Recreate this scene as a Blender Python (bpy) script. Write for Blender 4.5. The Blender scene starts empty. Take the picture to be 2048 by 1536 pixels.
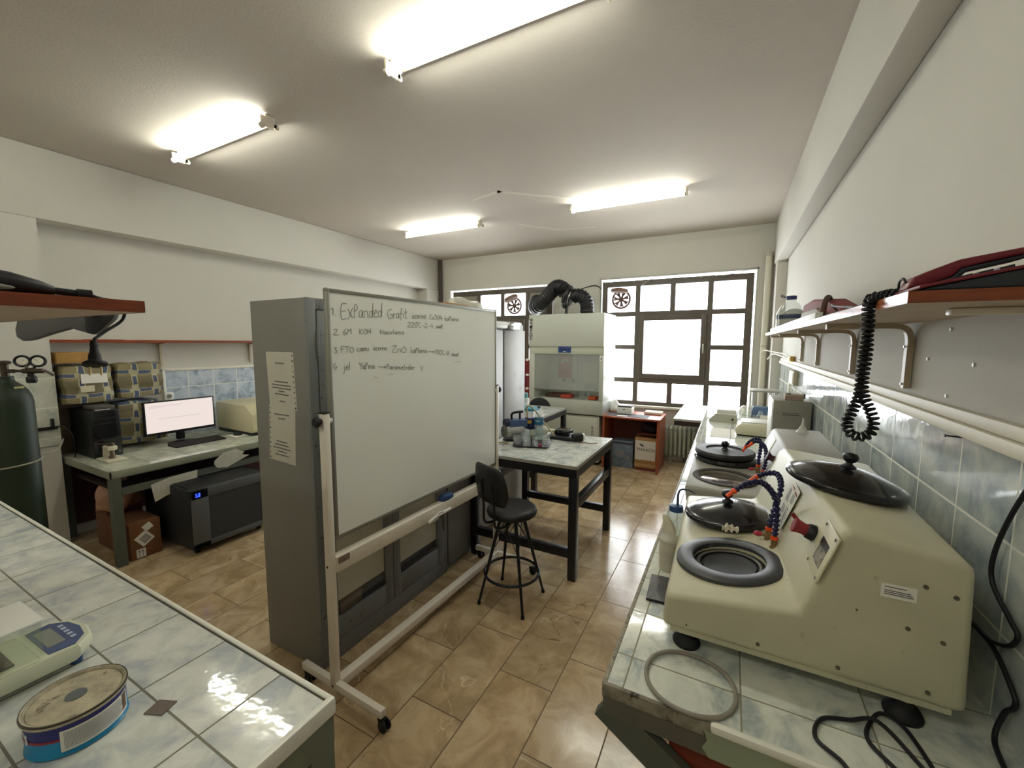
import bpy, bmesh, math, random
from mathutils import Vector as V, Matrix
random.seed(7)
SC = bpy.context.scene
COL = SC.collection
PI = math.pi
R = math.radians

# ------------------------------------------------------------------ helpers
def lin(h):
    h = h.lstrip('#')
    o = []
    for i in (0, 2, 4):
        c = int(h[i:i+2], 16)/255
        o.append(c/12.92 if c <= .04045 else ((c+.055)/1.055)**2.4)
    return (*o, 1)

def catmull(pts, k=6, closed=False):
    P = [V(p) for p in pts]
    n = len(P)
    out = []
    rng = range(n if closed else n-1)
    for i in rng:
        if closed:
            a, b, c, d = P[(i-1) % n], P[i], P[(i+1) % n], P[(i+2) % n]
        else:
            a, b, c, d = P[max(i-1, 0)], P[i], P[i+1], P[min(i+2, n-1)]
        for j in range(k):
            t = j/k
            out.append(.5*((2*b)+(c-a)*t+(2*a-5*b+4*c-d)*t*t+(3*b-a-3*c+d)*t**3))
    if not closed:
        out.append(P[-1])
    return out

class MB:
    """collects shapes into one mesh"""
    def __init__(s):
        s.bm = bmesh.new()
        s.mi = 0
    def _add(s, t, M=None):
        if M is not None:
            t.transform(M)
        for f in t.faces:
            f.material_index = s.mi
        m = bpy.data.meshes.new('tmp')
        t.to_mesh(m)
        t.free()
        s.bm.from_mesh(m)
        bpy.data.meshes.remove(m)
        return s
    def box(s, x0, y0, z0, x1, y1, z1, bev=0, seg=2, M=None):
        t = bmesh.new()
        bmesh.ops.create_cube(t, size=1)
        t.transform(Matrix.Translation(((x0+x1)/2, (y0+y1)/2, (z0+z1)/2)) @ Matrix.Diagonal((abs(x1-x0), abs(y1-y0), abs(z1-z0), 1)))
        if bev:
            bmesh.ops.bevel(t, geom=t.edges[:], offset=bev, segments=seg, profile=.5, affect='EDGES')
        return s._add(t, M)
    def bar(s, a, b, w, h=None, bev=0, up=(0, 0, 1)):
        """box-section bar from a to b"""
        h = h or w
        a, b = V(a), V(b)
        d = (b-a).normalized()
        u = V(up)
        if abs(d.dot(u)) > .99:
            u = V((1, 0, 0))
        x = d.cross(u).normalized()
        u = x.cross(d)
        M = Matrix((x, d, u)).transposed().to_4x4()
        M.translation = (a+b)/2
        L = (b-a).length
        return s.box(-w/2, -L/2, -h/2, w/2, L/2, h/2, bev, 2, M)
    def loft(s, rings, caps=True, closed=True, M=None, bev=0):
        t = bmesh.new()
        vs = [[t.verts.new(p) for p in r] for r in rings]
        for a, b in zip(vs[:-1], vs[1:]):
            n = len(a)
            for i in range(n if closed else n-1):
                t.faces.new((a[i], a[(i+1) % n], b[(i+1) % n], b[i]))
        if caps and closed:
            t.faces.new(vs[0][::-1])
            t.faces.new(vs[-1])
        bmesh.ops.recalc_face_normals(t, faces=t.faces[:])
        if bev:
            bmesh.ops.bevel(t, geom=t.edges[:], offset=bev, segments=3, profile=.5, affect='EDGES')
        return s._add(t, M)
    def prism(s, poly, d0, d1, axis='y', M=None, bev=0):
        f = {'y': lambda p, d: (p[0], d, p[1]), 'x': lambda p, d: (d, p[0], p[1]), 'z': lambda p, d: (p[0], p[1], d)}[axis]
        return s.loft([[f(p, d0) for p in poly], [f(p, d1) for p in poly]], M=M, bev=bev)
    def lathe(s, prof, o=(0, 0, 0), n=32, axis=(0, 0, 1), M=None, sx=1, sy=1):
        t = bmesh.new()
        rings = []
        for r, z in prof:
            if r < 1e-6:
                rings.append([t.verts.new((0, 0, z))])
            else:
                rings.append([t.verts.new((r*sx*math.cos(2*PI*i/n), r*sy*math.sin(2*PI*i/n), z)) for i in range(n)])
        for a, b in zip(rings[:-1], rings[1:]):
            if len(a) == 1 and len(b) == 1:
                continue
            for i in range(n):
                j = (i+1) % n
                if len(a) == 1:
                    t.faces.new((a[0], b[i], b[j]))
                elif len(b) == 1:
                    t.faces.new((a[i], a[j], b[0]))
                else:
                    t.faces.new((a[i], a[j], b[j], b[i]))
        bmesh.ops.recalc_face_normals(t, faces=t.faces[:])
        q = V((0, 0, 1)).rotation_difference(V(axis).normalized()).to_matrix().to_4x4()
        q.translation = V(o)
        t.transform(q)
        return s._add(t, M)
    def cyl(s, a, b, r, r1=None, n=20, bev=0):
        a, b = V(a), V(b)
        L = (b-a).length
        r1 = r if r1 is None else r1
        pr = [(0, 0), (r, 0), (r1, L), (0, L)] if not bev else [(0, 0), (r-bev, 0), (r, bev), (r1, L-bev), (r1-bev, L), (0, L)]
        return s.lathe(pr, a, n, b-a)
    def sph(s, c, r, n=20, M=None):
        r = (r, r, r) if isinstance(r, (int, float)) else r
        t = bmesh.new()
        bmesh.ops.create_uvsphere(t, u_segments=n, v_segments=n//2+2, radius=1)
        t.transform(Matrix.Translation(V(c)) @ Matrix.Diagonal((*r, 1)))
        return s._add(t, M)
    def tube(s, pts, r, n=8, k=6, closed=False, smooth=True, M=None):
        P = catmull(pts, k, closed) if smooth else [V(p) for p in pts]
        rf = r if callable(r) else (lambda t: r)
        rings = []
        N = len(P)
        up = None
        for i, p in enumerate(P):
            if closed:
                d = (P[(i+1) % N]-P[i-1]).normalized()
            else:
                d = (P[min(i+1, N-1)]-P[max(i-1, 0)]).normalized()
            if up is None:
                up = V((0, 0, 1)) if abs(d.z) < .9 else V((1, 0, 0))
            x = d.cross(up).normalized()
            up = x.cross(d).normalized()
            rr = rf(i/max(1, N-1))
            rings.append([p+(x*math.cos(2*PI*j/n)+up*math.sin(2*PI*j/n))*rr for j in range(n)])
        if closed:
            rings.append(rings[0])
        return s.loft(rings, caps=not closed, M=M)
    def quad(s, *p):
        t = bmesh.new()
        t.faces.new([t.verts.new(q) for q in p])
        return s._add(t)
    def sheet(s, f, nu, nv, th=.0006):
        """thin sheet of real thickness from f(u, v)"""
        t = bmesh.new()
        g = [[t.verts.new(f(i/nu, j/nv)) for j in range(nv+1)] for i in range(nu+1)]
        for i in range(nu):
            for j in range(nv):
                t.faces.new((g[i][j], g[i+1][j], g[i+1][j+1], g[i][j+1]))
        bmesh.ops.recalc_face_normals(t, faces=t.faces[:])
        bmesh.ops.solidify(t, geom=t.faces[:], thickness=th)
        return s._add(t)
    def noise(s, amp, scale, seed=0):
        from mathutils import noise as nz
        for v in s.bm.verts:
            q = v.co*scale+V((seed, seed*1.7, 0))
            v.co += V((nz.noise(q), nz.noise(q+V((9, 3, 1))), nz.noise(q+V((2, 8, 5)))))*amp
        return s

WM = {}      # top-level object -> its world matrix
def thing(name, label, cat, loc=(0, 0, 0), rotz=0, group=None):
    o = bpy.data.objects.new(name, None)
    COL.objects.link(o)
    o.empty_display_size = .05
    o.location = loc
    o.rotation_euler = (0, 0, rotz)
    WM[o] = Matrix.Translation(V(loc)) @ Matrix.Rotation(rotz, 4, 'Z')
    tag(o, label, cat, group)
    return o
def tag(o, label=None, cat=None, group=None, kind=None):
    if label: o['label'] = label
    if cat: o['category'] = cat
    if group: o['group'] = group
    if kind: o['kind'] = kind
    return o
def build(name, mb, mats, parent=None, local=False, ang=38, label=None):
    """link the collected shapes as ONE mesh object; coordinates are world ones unless local"""
    me = bpy.data.meshes.new(name)
    bm = mb.bm
    root = parent
    if root is not None:
        while root.parent is not None:
            root = root.parent
        if not local:
            bm.transform(WM[root].inverted())
    bm.to_mesh(me)
    bm.free()
    for m in (mats if isinstance(mats, (list, tuple)) else [mats]):
        me.materials.append(m)
    me.polygons.foreach_set('use_smooth', [True]*len(me.polygons))
    me.set_sharp_from_angle(angle=R(ang))
    o = bpy.data.objects.new(name, me)
    COL.objects.link(o)
    if parent is not None:
        o.parent = parent
    if label: o['label'] = label
    return o
def single(name, mb, mats, label, cat, group=None, ang=38):
    """a thing that is one mesh, its origin at its base"""
    bm = mb.bm
    xs = [v.co for v in bm.verts]
    mn = [min(c[i] for c in xs) for i in range(3)]
    mx = [max(c[i] for c in xs) for i in range(3)]
    b = V(((mn[0]+mx[0])/2, (mn[1]+mx[1])/2, mn[2]))
    bm.transform(Matrix.Translation(-b))
    o = build(name, mb, mats, ang=ang)
    o.location = b
    WM[o] = Matrix.Translation(b)
    return tag(o, label, cat, group)
def struct(name, mb, mats, parent=None, label=None):
    o = build(name, mb, mats, parent)
    if parent is None:
        o['kind'] = 'structure'
        WM[o] = Matrix.Identity(4)
    return o
def dup(root, loc, rotz=0, label=None, group=None):
    r = root.copy()
    COL.objects.link(r)
    r.location = loc
    r.rotation_euler = (0, 0, rotz)
    WM[r] = Matrix.Translation(V(loc)) @ Matrix.Rotation(rotz, 4, 'Z')
    if label: r['label'] = label
    if group: r['group'] = group
    for ch in [o for o in bpy.data.objects if o.parent == root]:
        c = ch.copy()
        COL.objects.link(c)
        c.parent = r
        for g in [o for o in bpy.data.objects if o.parent == ch]:
            d = g.copy()
            COL.objects.link(d)
            d.parent = c
    return r
def textmb(mb, s, size, M, depth=.0004, align='CENTER'):
    cu = bpy.data.curves.new('t', 'FONT')
    cu.body = s
    cu.size = size
    cu.align_x = align
    cu.extrude = depth
    o = bpy.data.objects.new('t', cu)
    COL.objects.link(o)
    bpy.context.view_layer.update()
    me = o.evaluated_get(bpy.context.evaluated_depsgraph_get()).to_mesh()
    t = bmesh.new()
    t.from_mesh(me)
    bpy.data.objects.remove(o)
    bpy.data.curves.remove(cu)
    return mb._add(t, M)
def frame(o, x, y):
    """matrix with origin o, local x along x, local y along y"""
    x = V(x).normalized()
    y = V(y).normalized()
    M = Matrix((x, y, x.cross(y))).transposed().to_4x4()
    M.translation = V(o)
    return M

# ------------------------------------------------------------------ materials
def mat(name, col, rough=.5, metal=0, var=0, vs=6, bump=0, bs=60, emit=None, es=1, coat=0, trans=0, alpha=1, ior=1.45, spec=.5, spots=None):
    m = bpy.data.materials.new(name)
    m.use_nodes = True
    nt = m.node_tree
    b = nt.nodes['Principled BSDF']
    c = lin(col)
    b.inputs['Base Color'].default_value = c
    b.inputs['Roughness'].default_value = rough
    b.inputs['Metallic'].default_value = metal
    b.inputs['Coat Weight'].default_value = coat
    b.inputs['Transmission Weight'].default_value = trans
    b.inputs['Alpha'].default_value = alpha
    b.inputs['IOR'].default_value = ior
    b.inputs['Specular IOR Level'].default_value = spec
    if emit:
        b.inputs['Emission Color'].default_value = lin(emit)
        b.inputs['Emission Strength'].default_value = es
    N = nt.nodes.new
    L = nt.links.new
    if var or bump or spots:
        tc = N('ShaderNodeTexCoord')
    src = None
    if var:
        n = N('ShaderNodeTexNoise')
        n.inputs['Scale'].default_value = vs
        n.inputs['Detail'].default_value = 6
        n.inputs['Roughness'].default_value = .65
        L(tc.outputs['Object'], n.inputs['Vector'])
        r = N('ShaderNodeValToRGB')
        r.color_ramp.elements[0].position = .3
        r.color_ramp.elements[1].position = .7
        r.color_ramp.elements[0].color = [max(0, x*(1-var)) for x in c[:3]]+[1]
        r.color_ramp.elements[1].color = [min(1, x*(1+var*.6)) for x in c[:3]]+[1]
        L(n.outputs['Fac'], r.inputs['Fac'])
        src = r.outputs['Color']
        L(src, b.inputs['Base Color'])
    if spots:
        n2 = N('ShaderNodeTexNoise')
        n2.inputs['Scale'].default_value = spots[1]
        n2.inputs['Detail'].default_value = 8
        n2.inputs['Roughness'].default_value = .7
        L(tc.outputs['Object'], n2.inputs['Vector'])
        r2 = N('ShaderNodeValToRGB')
        r2.color_ramp.elements[0].position = spots[2]
        r2.color_ramp.elements[1].position = spots[2]+.06
        r2.color_ramp.elements[0].color = (0, 0, 0, 1)
        r2.color_ramp.elements[1].color = (1, 1, 1, 1)
        L(n2.outputs['Fac'], r2.inputs['Fac'])
        mx = N('ShaderNodeMix')
        mx.data_type = 'RGBA'
        L(r2.outputs['Color'], mx.inputs[0])
        if src:
            L(src, mx.inputs[6])
        else:
            mx.inputs[6].default_value = c
        mx.inputs[7].default_value = lin(spots[0])
        L(mx.outputs[2], b.inputs['Base Color'])
    if bump:
        n3 = N('ShaderNodeTexNoise')
        n3.inputs['Scale'].default_value = bs
        n3.inputs['Detail'].default_value = 4
        L(tc.outputs['Object'], n3.inputs['Vector'])
        bp = N('ShaderNodeBump')
        bp.inputs['Strength'].default_value = bump
        bp.inputs['Distance'].default_value = .01
        L(n3.outputs['Fac'], bp.inputs['Height'])
        L(bp.outputs['Normal'], b.inputs['Normal'])
    return m

def glassmat(name, tint='#ffffff', refl=.12, rough=.02, body=0, bodycol='#ffffff'):
    """thin clear sheet: mostly see-through, a sheen that grows at grazing angles, an optional milky share"""
    m = bpy.data.materials.new(name)
    m.use_nodes = True
    nt = m.node_tree
    N = nt.nodes.new
    L = nt.links.new
    out = nt.nodes['Material Output']
    nt.nodes.remove(nt.nodes['Principled BSDF'])
    t = N('ShaderNodeBsdfTransparent')
    t.inputs['Color'].default_value = lin(tint)
    last = t.outputs[0]
    if body:
        d = N('ShaderNodeBsdfDiffuse')
        d.inputs['Color'].default_value = lin(bodycol)
        mx = N('ShaderNodeMixShader')
        mx.inputs[0].default_value = body
        L(last, mx.inputs[1])
        L(d.outputs[0], mx.inputs[2])
        last = mx.outputs[0]
    g = N('ShaderNodeBsdfGlossy')
    g.inputs['Roughness'].default_value = rough
    lw = N('ShaderNodeLayerWeight')
    lw.inputs['Blend'].default_value = .5
    pw = N('ShaderNodeMath')
    pw.operation = 'POWER'
    L(lw.outputs['Facing'], pw.inputs[0])
    pw.inputs[1].default_value = 3.5
    ma = N('ShaderNodeMath')
    ma.operation = 'MULTIPLY_ADD'
    L(pw.outputs[0], ma.inputs[0])
    ma.inputs[1].default_value = min(.8, .3+refl)
    ma.inputs[2].default_value = .025
    m2 = N('ShaderNodeMixShader')
    L(ma.outputs[0], m2.inputs[0])
    L(last, m2.inputs[1])
    L(g.outputs[0], m2.inputs[2])
    L(m2.outputs[0], out.inputs['Surface'])
    return m

def tilemat(name, ax, size, off, c1, c2, vein, grout, mortar=.004, rough=.12, shift=0, vs=5, bump=.25, wav=.0, wavs=8, wear=0, dist=.5, crack=None):
    """rectangular tiles in world space along two axes, each with clouded stone colouring"""
    m = bpy.data.materials.new(name)
    m.use_nodes = True
    nt = m.node_tree
    N = nt.nodes.new
    L = nt.links.new
    b = nt.nodes['Principled BSDF']
    g = N('ShaderNodeNewGeometry')
    sp = N('ShaderNodeSeparateXYZ')
    L(g.outputs['Position'], sp.inputs[0])
    cb = N('ShaderNodeCombineXYZ')
    for i, a in enumerate(ax):
        ad = N('ShaderNodeMath')
        ad.operation = 'SUBTRACT'
        L(sp.outputs['XYZ'.index(a)], ad.inputs[0])
        ad.inputs[1].default_value = off[i]
        L(ad.outputs[0], cb.inputs[i])
    br = N('ShaderNodeTexBrick')
    br.offset = shift
    br.offset_frequency = 2
    br.inputs['Scale'].default_value = 1
    br.inputs['Mortar Size'].default_value = mortar
    br.inputs['Mortar Smooth'].default_value = .1
    br.inputs['Brick Width'].default_value = size[0]
    br.inputs['Row Height'].default_value = size[1]
    br.inputs['Color1'].default_value = (0, 0, 0, 1)
    br.inputs['Color2'].default_value = (1, 1, 1, 1)
    L(cb.outputs[0], br.inputs['Vector'])
    # per-tile random shift of the clouding
    mul = N('ShaderNodeVectorMath')
    mul.operation = 'MULTIPLY_ADD'
    L(br.outputs['Color'], mul.inputs[0])
    mul.inputs[1].default_value = (7, 5, 3)
    L(g.outputs['Position'], mul.inputs[2])
    n = N('ShaderNodeTexNoise')
    n.inputs['Scale'].default_value = vs
    n.inputs['Detail'].default_value = 7
    n.inputs['Roughness'].default_value = .62
    n.inputs['Distortion'].default_value = dist
    L(mul.outputs[0], n.inputs['Vector'])
    r = N('ShaderNodeValToRGB')
    e = r.color_ramp.elements
    e[0].position, e[0].color = .36, lin(vein)
    e[1].position, e[1].color = .62, lin(c2)
    x = e.new(.5)
    x.color = lin(c1)
    L(n.outputs['Fac'], r.inputs['Fac'])
    col = r.outputs['Color']
    # tile to tile brightness
    hv = N('ShaderNodeHueSaturation')
    mr = N('ShaderNodeMapRange')
    mr.inputs['To Min'].default_value = 1-wear
    mr.inputs['To Max'].default_value = 1+wear
    L(br.outputs['Color'], mr.inputs['Value'])
    L(mr.outputs[0], hv.inputs['Value'])
    L(col, hv.inputs['Color'])
    col = hv.outputs['Color']
    if crack:
        # thin pale veins and fine dark cracks in the stone
        for ck, (sc_, wid, cc, seed) in enumerate(crack):
            nz = N('ShaderNodeTexNoise')
            nz.inputs['Scale'].default_value = sc_
            nz.inputs['Detail'].default_value = 4
            nz.inputs['Distortion'].default_value = .8
            of = N('ShaderNodeVectorMath')
            of.operation = 'ADD'
            L(mul.outputs[0], of.inputs[0])
            of.inputs[1].default_value = (seed, seed*2, 0)
            L(of.outputs[0], nz.inputs['Vector'])
            s1 = N('ShaderNodeMath')
            s1.operation = 'SUBTRACT'
            L(nz.outputs['Fac'], s1.inputs[0])
            s1.inputs[1].default_value = .5
            s2 = N('ShaderNodeMath')
            s2.operation = 'ABSOLUTE'
            L(s1.outputs[0], s2.inputs[0])
            # only where a second, larger noise allows it
            n5 = N('ShaderNodeTexNoise')
            n5.inputs['Scale'].default_value = 2.3
            L(of.outputs[0], n5.inputs['Vector'])
            g5 = N('ShaderNodeMapRange')
            g5.inputs['From Min'].default_value = .52
            g5.inputs['From Max'].default_value = .62
            L(n5.outputs['Fac'], g5.inputs['Value'])
            mr2 = N('ShaderNodeMapRange')
            mr2.inputs['From Min'].default_value = 0
            mr2.inputs['From Max'].default_value = wid
            mr2.inputs['To Min'].default_value = .75
            mr2.inputs['To Max'].default_value = 0
            L(s2.outputs[0], mr2.inputs['Value'])
            mm = N('ShaderNodeMath')
            mm.operation = 'MULTIPLY'
            L(mr2.outputs[0], mm.inputs[0])
            L(g5.outputs[0], mm.inputs[1])
            xx = N('ShaderNodeMix')
            xx.data_type = 'RGBA'
            L(mm.outputs[0], xx.inputs[0])
            L(col, xx.inputs[6])
            xx.inputs[7].default_value = lin(cc)
            col = xx.outputs[2]
    mx = N('ShaderNodeMix')
    mx.data_type = 'RGBA'
    L(br.outputs['Fac'], mx.inputs[0])
    L(col, mx.inputs[6])
    mx.inputs[7].default_value = lin(grout)
    L(mx.outputs[2], b.inputs['Base Color'])
    rr = N('ShaderNodeMapRange')
    rr.inputs['To Min'].default_value = rough
    rr.inputs['To Max'].default_value = .8
    L(br.outputs['Fac'], rr.inputs['Value'])
    L(rr.outputs[0], b.inputs['Roughness'])
    sub = N('ShaderNodeMath')
    sub.operation = 'MULTIPLY'
    L(br.outputs['Fac'], sub.inputs[0])
    sub.inputs[1].default_value = -1
    h = sub.outputs[0]
    if wav:
        n2 = N('ShaderNodeTexNoise')
        n2.inputs['Scale'].default_value = wavs
        n2.inputs['Detail'].default_value = 3
        L(mul.outputs[0], n2.inputs['Vector'])
        ma = N('ShaderNodeMath')
        ma.operation = 'MULTIPLY_ADD'
        L(n2.outputs['Fac'], ma.inputs[0])
        ma.inputs[1].default_value = wav
        L(h, ma.inputs[2])
        h = ma.outputs[0]
    bp = N('ShaderNodeBump')
    bp.inputs['Strength'].default_value = bump
    bp.inputs['Distance'].default_value = .004
    L(h, bp.inputs['Height'])
    L(bp.outputs['Normal'], b.inputs['Normal'])
    return m

def woodmat(name, c1, c2, rough=.4, axis=(1, 12, 12)):
    m = bpy.data.materials.new(name)
    m.use_nodes = True
    nt = m.node_tree
    N = nt.nodes.new
    L = nt.links.new
    b = nt.nodes['Principled BSDF']
    tc = N('ShaderNodeTexCoord')
    mp = N('ShaderNodeMapping')
    mp.inputs['Scale'].default_value = axis
    L(tc.outputs['Object'], mp.inputs[0])
    n = N('ShaderNodeTexNoise')
    n.inputs['Scale'].default_value = 9
    n.inputs['Detail'].default_value = 6
    L(mp.outputs[0], n.inputs['Vector'])
    r = N('ShaderNodeValToRGB')
    r.color_ramp.elements[0].position = .35
    r.color_ramp.elements[1].position = .65
    r.color_ramp.elements[0].color = lin(c1)
    r.color_ramp.elements[1].color = lin(c2)
    L(n.outputs['Fac'], r.inputs['Fac'])
    L(r.outputs[0], b.inputs['Base Color'])
    b.inputs['Roughness'].default_value = rough
    return m

def plaidmat(name):
    """woven bale cloth: olive ground, pale and blue bands crossing"""
    m = bpy.data.materials.new(name)
    m.use_nodes = True
    nt = m.node_tree
    N = nt.nodes.new
    L = nt.links.new
    b = nt.nodes['Principled BSDF']
    b.inputs['Roughness'].default_value = .6
    tc = N('ShaderNodeTexCoord')
    sp = N('ShaderNodeSeparateXYZ')
    n = N('ShaderNodeTexNoise')
    n.inputs['Scale'].default_value = 7
    va = N('ShaderNodeVectorMath')
    va.operation = 'MULTIPLY_ADD'
    L(tc.outputs['Object'], n.inputs['Vector'])
    L(n.outputs['Color'], va.inputs[0])
    va.inputs[1].default_value = (.05, .05, .05)
    L(tc.outputs['Object'], va.inputs[2])
    L(va.outputs[0], sp.inputs[0])
    def band(axis, period, lo, hi, ph=0):
        a = N('ShaderNodeMath'); a.operation = 'ADD'
        L(sp.outputs[axis], a.inputs[0]); a.inputs[1].default_value = 10+ph
        mo = N('ShaderNodeMath'); mo.operation = 'MODULO'
        L(a.outputs[0], mo.inputs[0]); mo.inputs[1].default_value = period
        g = N('ShaderNodeMath'); g.operation = 'GREATER_THAN'
        L(mo.outputs[0], g.inputs[0]); g.inputs[1].default_value = lo
        l = N('ShaderNodeMath'); l.operation = 'LESS_THAN'
        L(mo.outputs[0], l.inputs[0]); l.inputs[1].default_value = hi
        k = N('ShaderNodeMath'); k.operation = 'MULTIPLY'
        L(g.outputs[0], k.inputs[0]); L(l.outputs[0], k.inputs[1])
        return k.outputs[0]
    def mix(f, a, c):
        x = N('ShaderNodeMix'); x.data_type = 'RGBA'
        L(f, x.inputs[0])
        if isinstance(a, str): x.inputs[6].default_value = lin(a)
        else: L(a, x.inputs[6])
        if isinstance(c, str): x.inputs[7].default_value = lin(c)
        else: L(c, x.inputs[7])
        return x.outputs[2]
    def mulf(a, c):
        k = N('ShaderNodeMath'); k.operation = 'MULTIPLY'
        L(a, k.inputs[0]); L(c, k.inputs[1])
        return k.outputs[0]
    c = mix(band(2, .23, .0, .11), '#857a58', '#70664a')
    c = mix(band(1, .16, .03, .075), c, '#b0a98a')
    c = mix(band(2, .17, .05, .09), c, '#a9a284')
    blue_v = mulf(band(1, .16, .038, .067), band(2, .13, .02, .085))
    c = mix(blue_v, c, '#48526a')
    blue_h = mulf(band(2, .17, .055, .085), band(1, .17, .02, .12, .05))
    c = mix(blue_h, c, '#4b566e')
    L(c, b.inputs['Base Color'])
    return m

# ------------------------------------------------------------------ camera
cam = bpy.data.cameras.new('camera')
camo = bpy.data.objects.new('camera', cam)
COL.objects.link(camo)
F_PX, YAW, PITCH, ROLL = 824.875, .48630273, -.0995006, -.0026014
cam.sensor_width = 36
cam.sensor_fit = 'HORIZONTAL'
cam.lens = F_PX/2048*36
cam.clip_start = .02
camo.matrix_world = Matrix.Translation((0, 0, 1.75)) @ Matrix.Rotation(YAW, 4, 'Z') @ Matrix.Rotation(PITCH, 4, 'X') @ Matrix.Rotation(ROLL, 4, 'Y') @ Matrix.Rotation(PI/2, 4, 'X')
SC.camera = camo
SC.view_settings.view_transform = 'Standard'
SC.view_settings.look = 'None'
SC.view_settings.gamma = 1
SC.view_settings.use_curve_mapping = False
SC.view_settings.exposure = .64
SC.cycles.transparent_max_bounces = 32
SC.cycles.max_bounces = 14
SC.cycles.diffuse_bounces = 8
# ------------------------------------------------------------------ palette
paint = mat('wall_paint', '#c3c0b6', .75, var=.04, vs=1.3, bump=.05, bs=90)
paintc = mat('ceiling_paint', '#b8b0a4', .8, var=.05, vs=.9, bump=.1, bs=70)
patch = mat('fresh_plaster', '#c9c0b2', .8)
floor_m = tilemat('marble_floor', ('Y', 'X'), (.6, .302), (.24, -.41), '#b59d79', '#c4ae8c', '#9f8765', '#6a5638', .003, .16, .42, 5, .3, .12, 9, .1, .6, [(2.2, .006, '#e6d6b4', 0), (3.1, .004, '#5b482f', 7)])
tile_top = tilemat('bench_tiles', ('X', 'Y'), (.248, .2), (-1.2, .39), '#d3d6cf', '#e2e4dc', '#b6bcc2', '#7d796a', .0026, .06, 0, 11, .3, .8, 14, .03)
tile_rb = tilemat('right_bench_tiles', ('X', 'Y'), (.25, .2), (.06, 1.244), '#d8dbd0', '#e4e6da', '#a9b3b2', '#8d8771', .002, .07, 0, 10, .3, .4, 14, .03)
tile_tb = tilemat('table_tiles', ('X', 'Y'), (.25, .2), (-.95, 2.7), '#dcdfd8', '#e6e8e2', '#adb6b8', '#77736a', .002, .07, 0, 10, .3, .4, 14, .03)
tile_ds = tilemat('desk_tiles', ('Y', 'X'), (.25, .2), (1.3, -4.12), '#c4c7b6', '#d3d4c2', '#a3ab9f', '#8b8a78', .003, .1, 0, 6, .3, .3, 14, .03)
tile_wr = tilemat('wall_tiles_right', ('Y', 'Z'), (.25, .2), (1.498, 1.319), '#aeb6b4', '#c5cac2', '#8c979c', '#d9d9cc', .0035, .1, 0, 5, .3, 1.1, 13, .05)
tile_wl = tilemat('wall_tiles_left', ('Y', 'Z'), (.25, .2), (2.305, 1.27), '#b7c2cf', '#c6cfd8', '#8d9bad', '#e2e2da', .004, .12, 0, 9, .25, .4, 12, .04)
tile_wc = tilemat('column_tiles', ('Y', 'Z'), (.33, .25), (.3, 1.2), '#c3c5b8', '#d0d1c3', '#a8ada6', '#dcdacb', .0035, .14, 0, 7, .25, .4, 12, .03)
trimw = mat('white_tile_edge', '#e9e7da', .35)
grime = mat('grimy_edge', '#8d8674', .7, var=.5, vs=30, spots=('#3e382c', 22, .55))
dgreen = mat('grey_green_metal', '#7f8573', .5, var=.08, vs=3)
dgreen2 = mat('dark_green_metal', '#565a50', .5, var=.1, vs=3)
black_m = mat('black_metal', '#16161a', .35, var=.1, vs=8)
black_p = mat('black_plastic', '#141416', .42)
black_r = mat('black_rubber', '#101012', .6)
black_g = mat('black_gloss', '#121315', .12, coat=.5)
steel = mat('stainless', '#c9c9c6', .32, 1, var=.12, vs=3)
chrome = mat('chrome', '#d8d8d8', .12, 1)
alu = mat('brushed_aluminium', '#a9a9a2', .4, .8)
cab_grey = mat('grey_cabinet_paint', '#7d8083', .45, var=.07, vs=2.5)
cab_side = mat('grey_cabinet_side', '#85837c', .5, var=.08, vs=1.5)
cab_worn = mat('worn_grey_paint', '#7a7c7d', .5, var=.08, vs=3, spots=('#3c3834', 26, .6))
white_p = mat('white_plastic', '#e8e8e2', .4)
white_m = mat('white_enamel', '#e6dfd2', .35, var=.04, vs=6)
paper = mat('paper', '#e4e1d6', .8, var=.04, vs=9)
ink = mat('dark_ink', '#3a3a3a', .7)
cream = mat('cream_paint', '#bfbb9f', .42, var=.09, vs=5, bump=.03, bs=40, spots=('#9c9577', 24, .64))
red_wood = woodmat('reddish_laminate', '#743418', '#88421f', .35)
red_wood_y = woodmat('reddish_laminate_long', '#743216', '#8a401f', .35, (12, 1, 12))
shelf_face = woodmat('shelf_underside', '#b59f86', '#c3ae95', .5, (12, 1, 12))
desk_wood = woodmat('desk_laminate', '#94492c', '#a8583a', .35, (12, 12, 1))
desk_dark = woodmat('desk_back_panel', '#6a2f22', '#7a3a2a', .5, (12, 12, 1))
carton = mat('cardboard', '#a37a4c', .8, var=.12, vs=7)
clear = glassmat('clear_glass', '#fbfdfb', .1)
pane_m = glassmat('window_glass', '#ffffff', .08)
beaker_m = glassmat('lab_glass', '#fafcfc', .25, .03, .16, '#f2f5f5')
pet = glassmat('clear_bottle_plastic', '#f7faf9', .22, .05, .22, '#eef1ee')
milky = glassmat('milky_plastic', '#f2f2ea', .2, .2, .55, '#e3e2d6')
acryl = glassmat('acrylic_hood', '#fbfbf8', .25, .1, .6, '#efefea')
red_p = mat('red_plastic', '#8f2430', .35)
orange_p = mat('orange_plastic', '#f2541e', .35)
navy = mat('navy_hose', '#1c1c48', .35)
blue_p = mat('blue_plastic', '#24406f', .35)
brass = mat('worn_brass', '#9a7f5c', .4, .7)
frame_m = mat('brown_window_metal', '#574e45', .45, var=.15, vs=8)

# ------------------------------------------------------------------ the room
XL, XR, YN, YF, ZC = -5.22, .56, -1.7, 6.5, 3.31
b = MB(); b.box(XL-.3, YN-.3, -.12, XR+.3, YF+.3, 0)
struct('floor', b, floor_m)
b = MB(); b.box(XL-.3, YN-.3, ZC, XR+.3, YF+.3, ZC+.15)
struct('ceiling', b, paintc)
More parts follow.
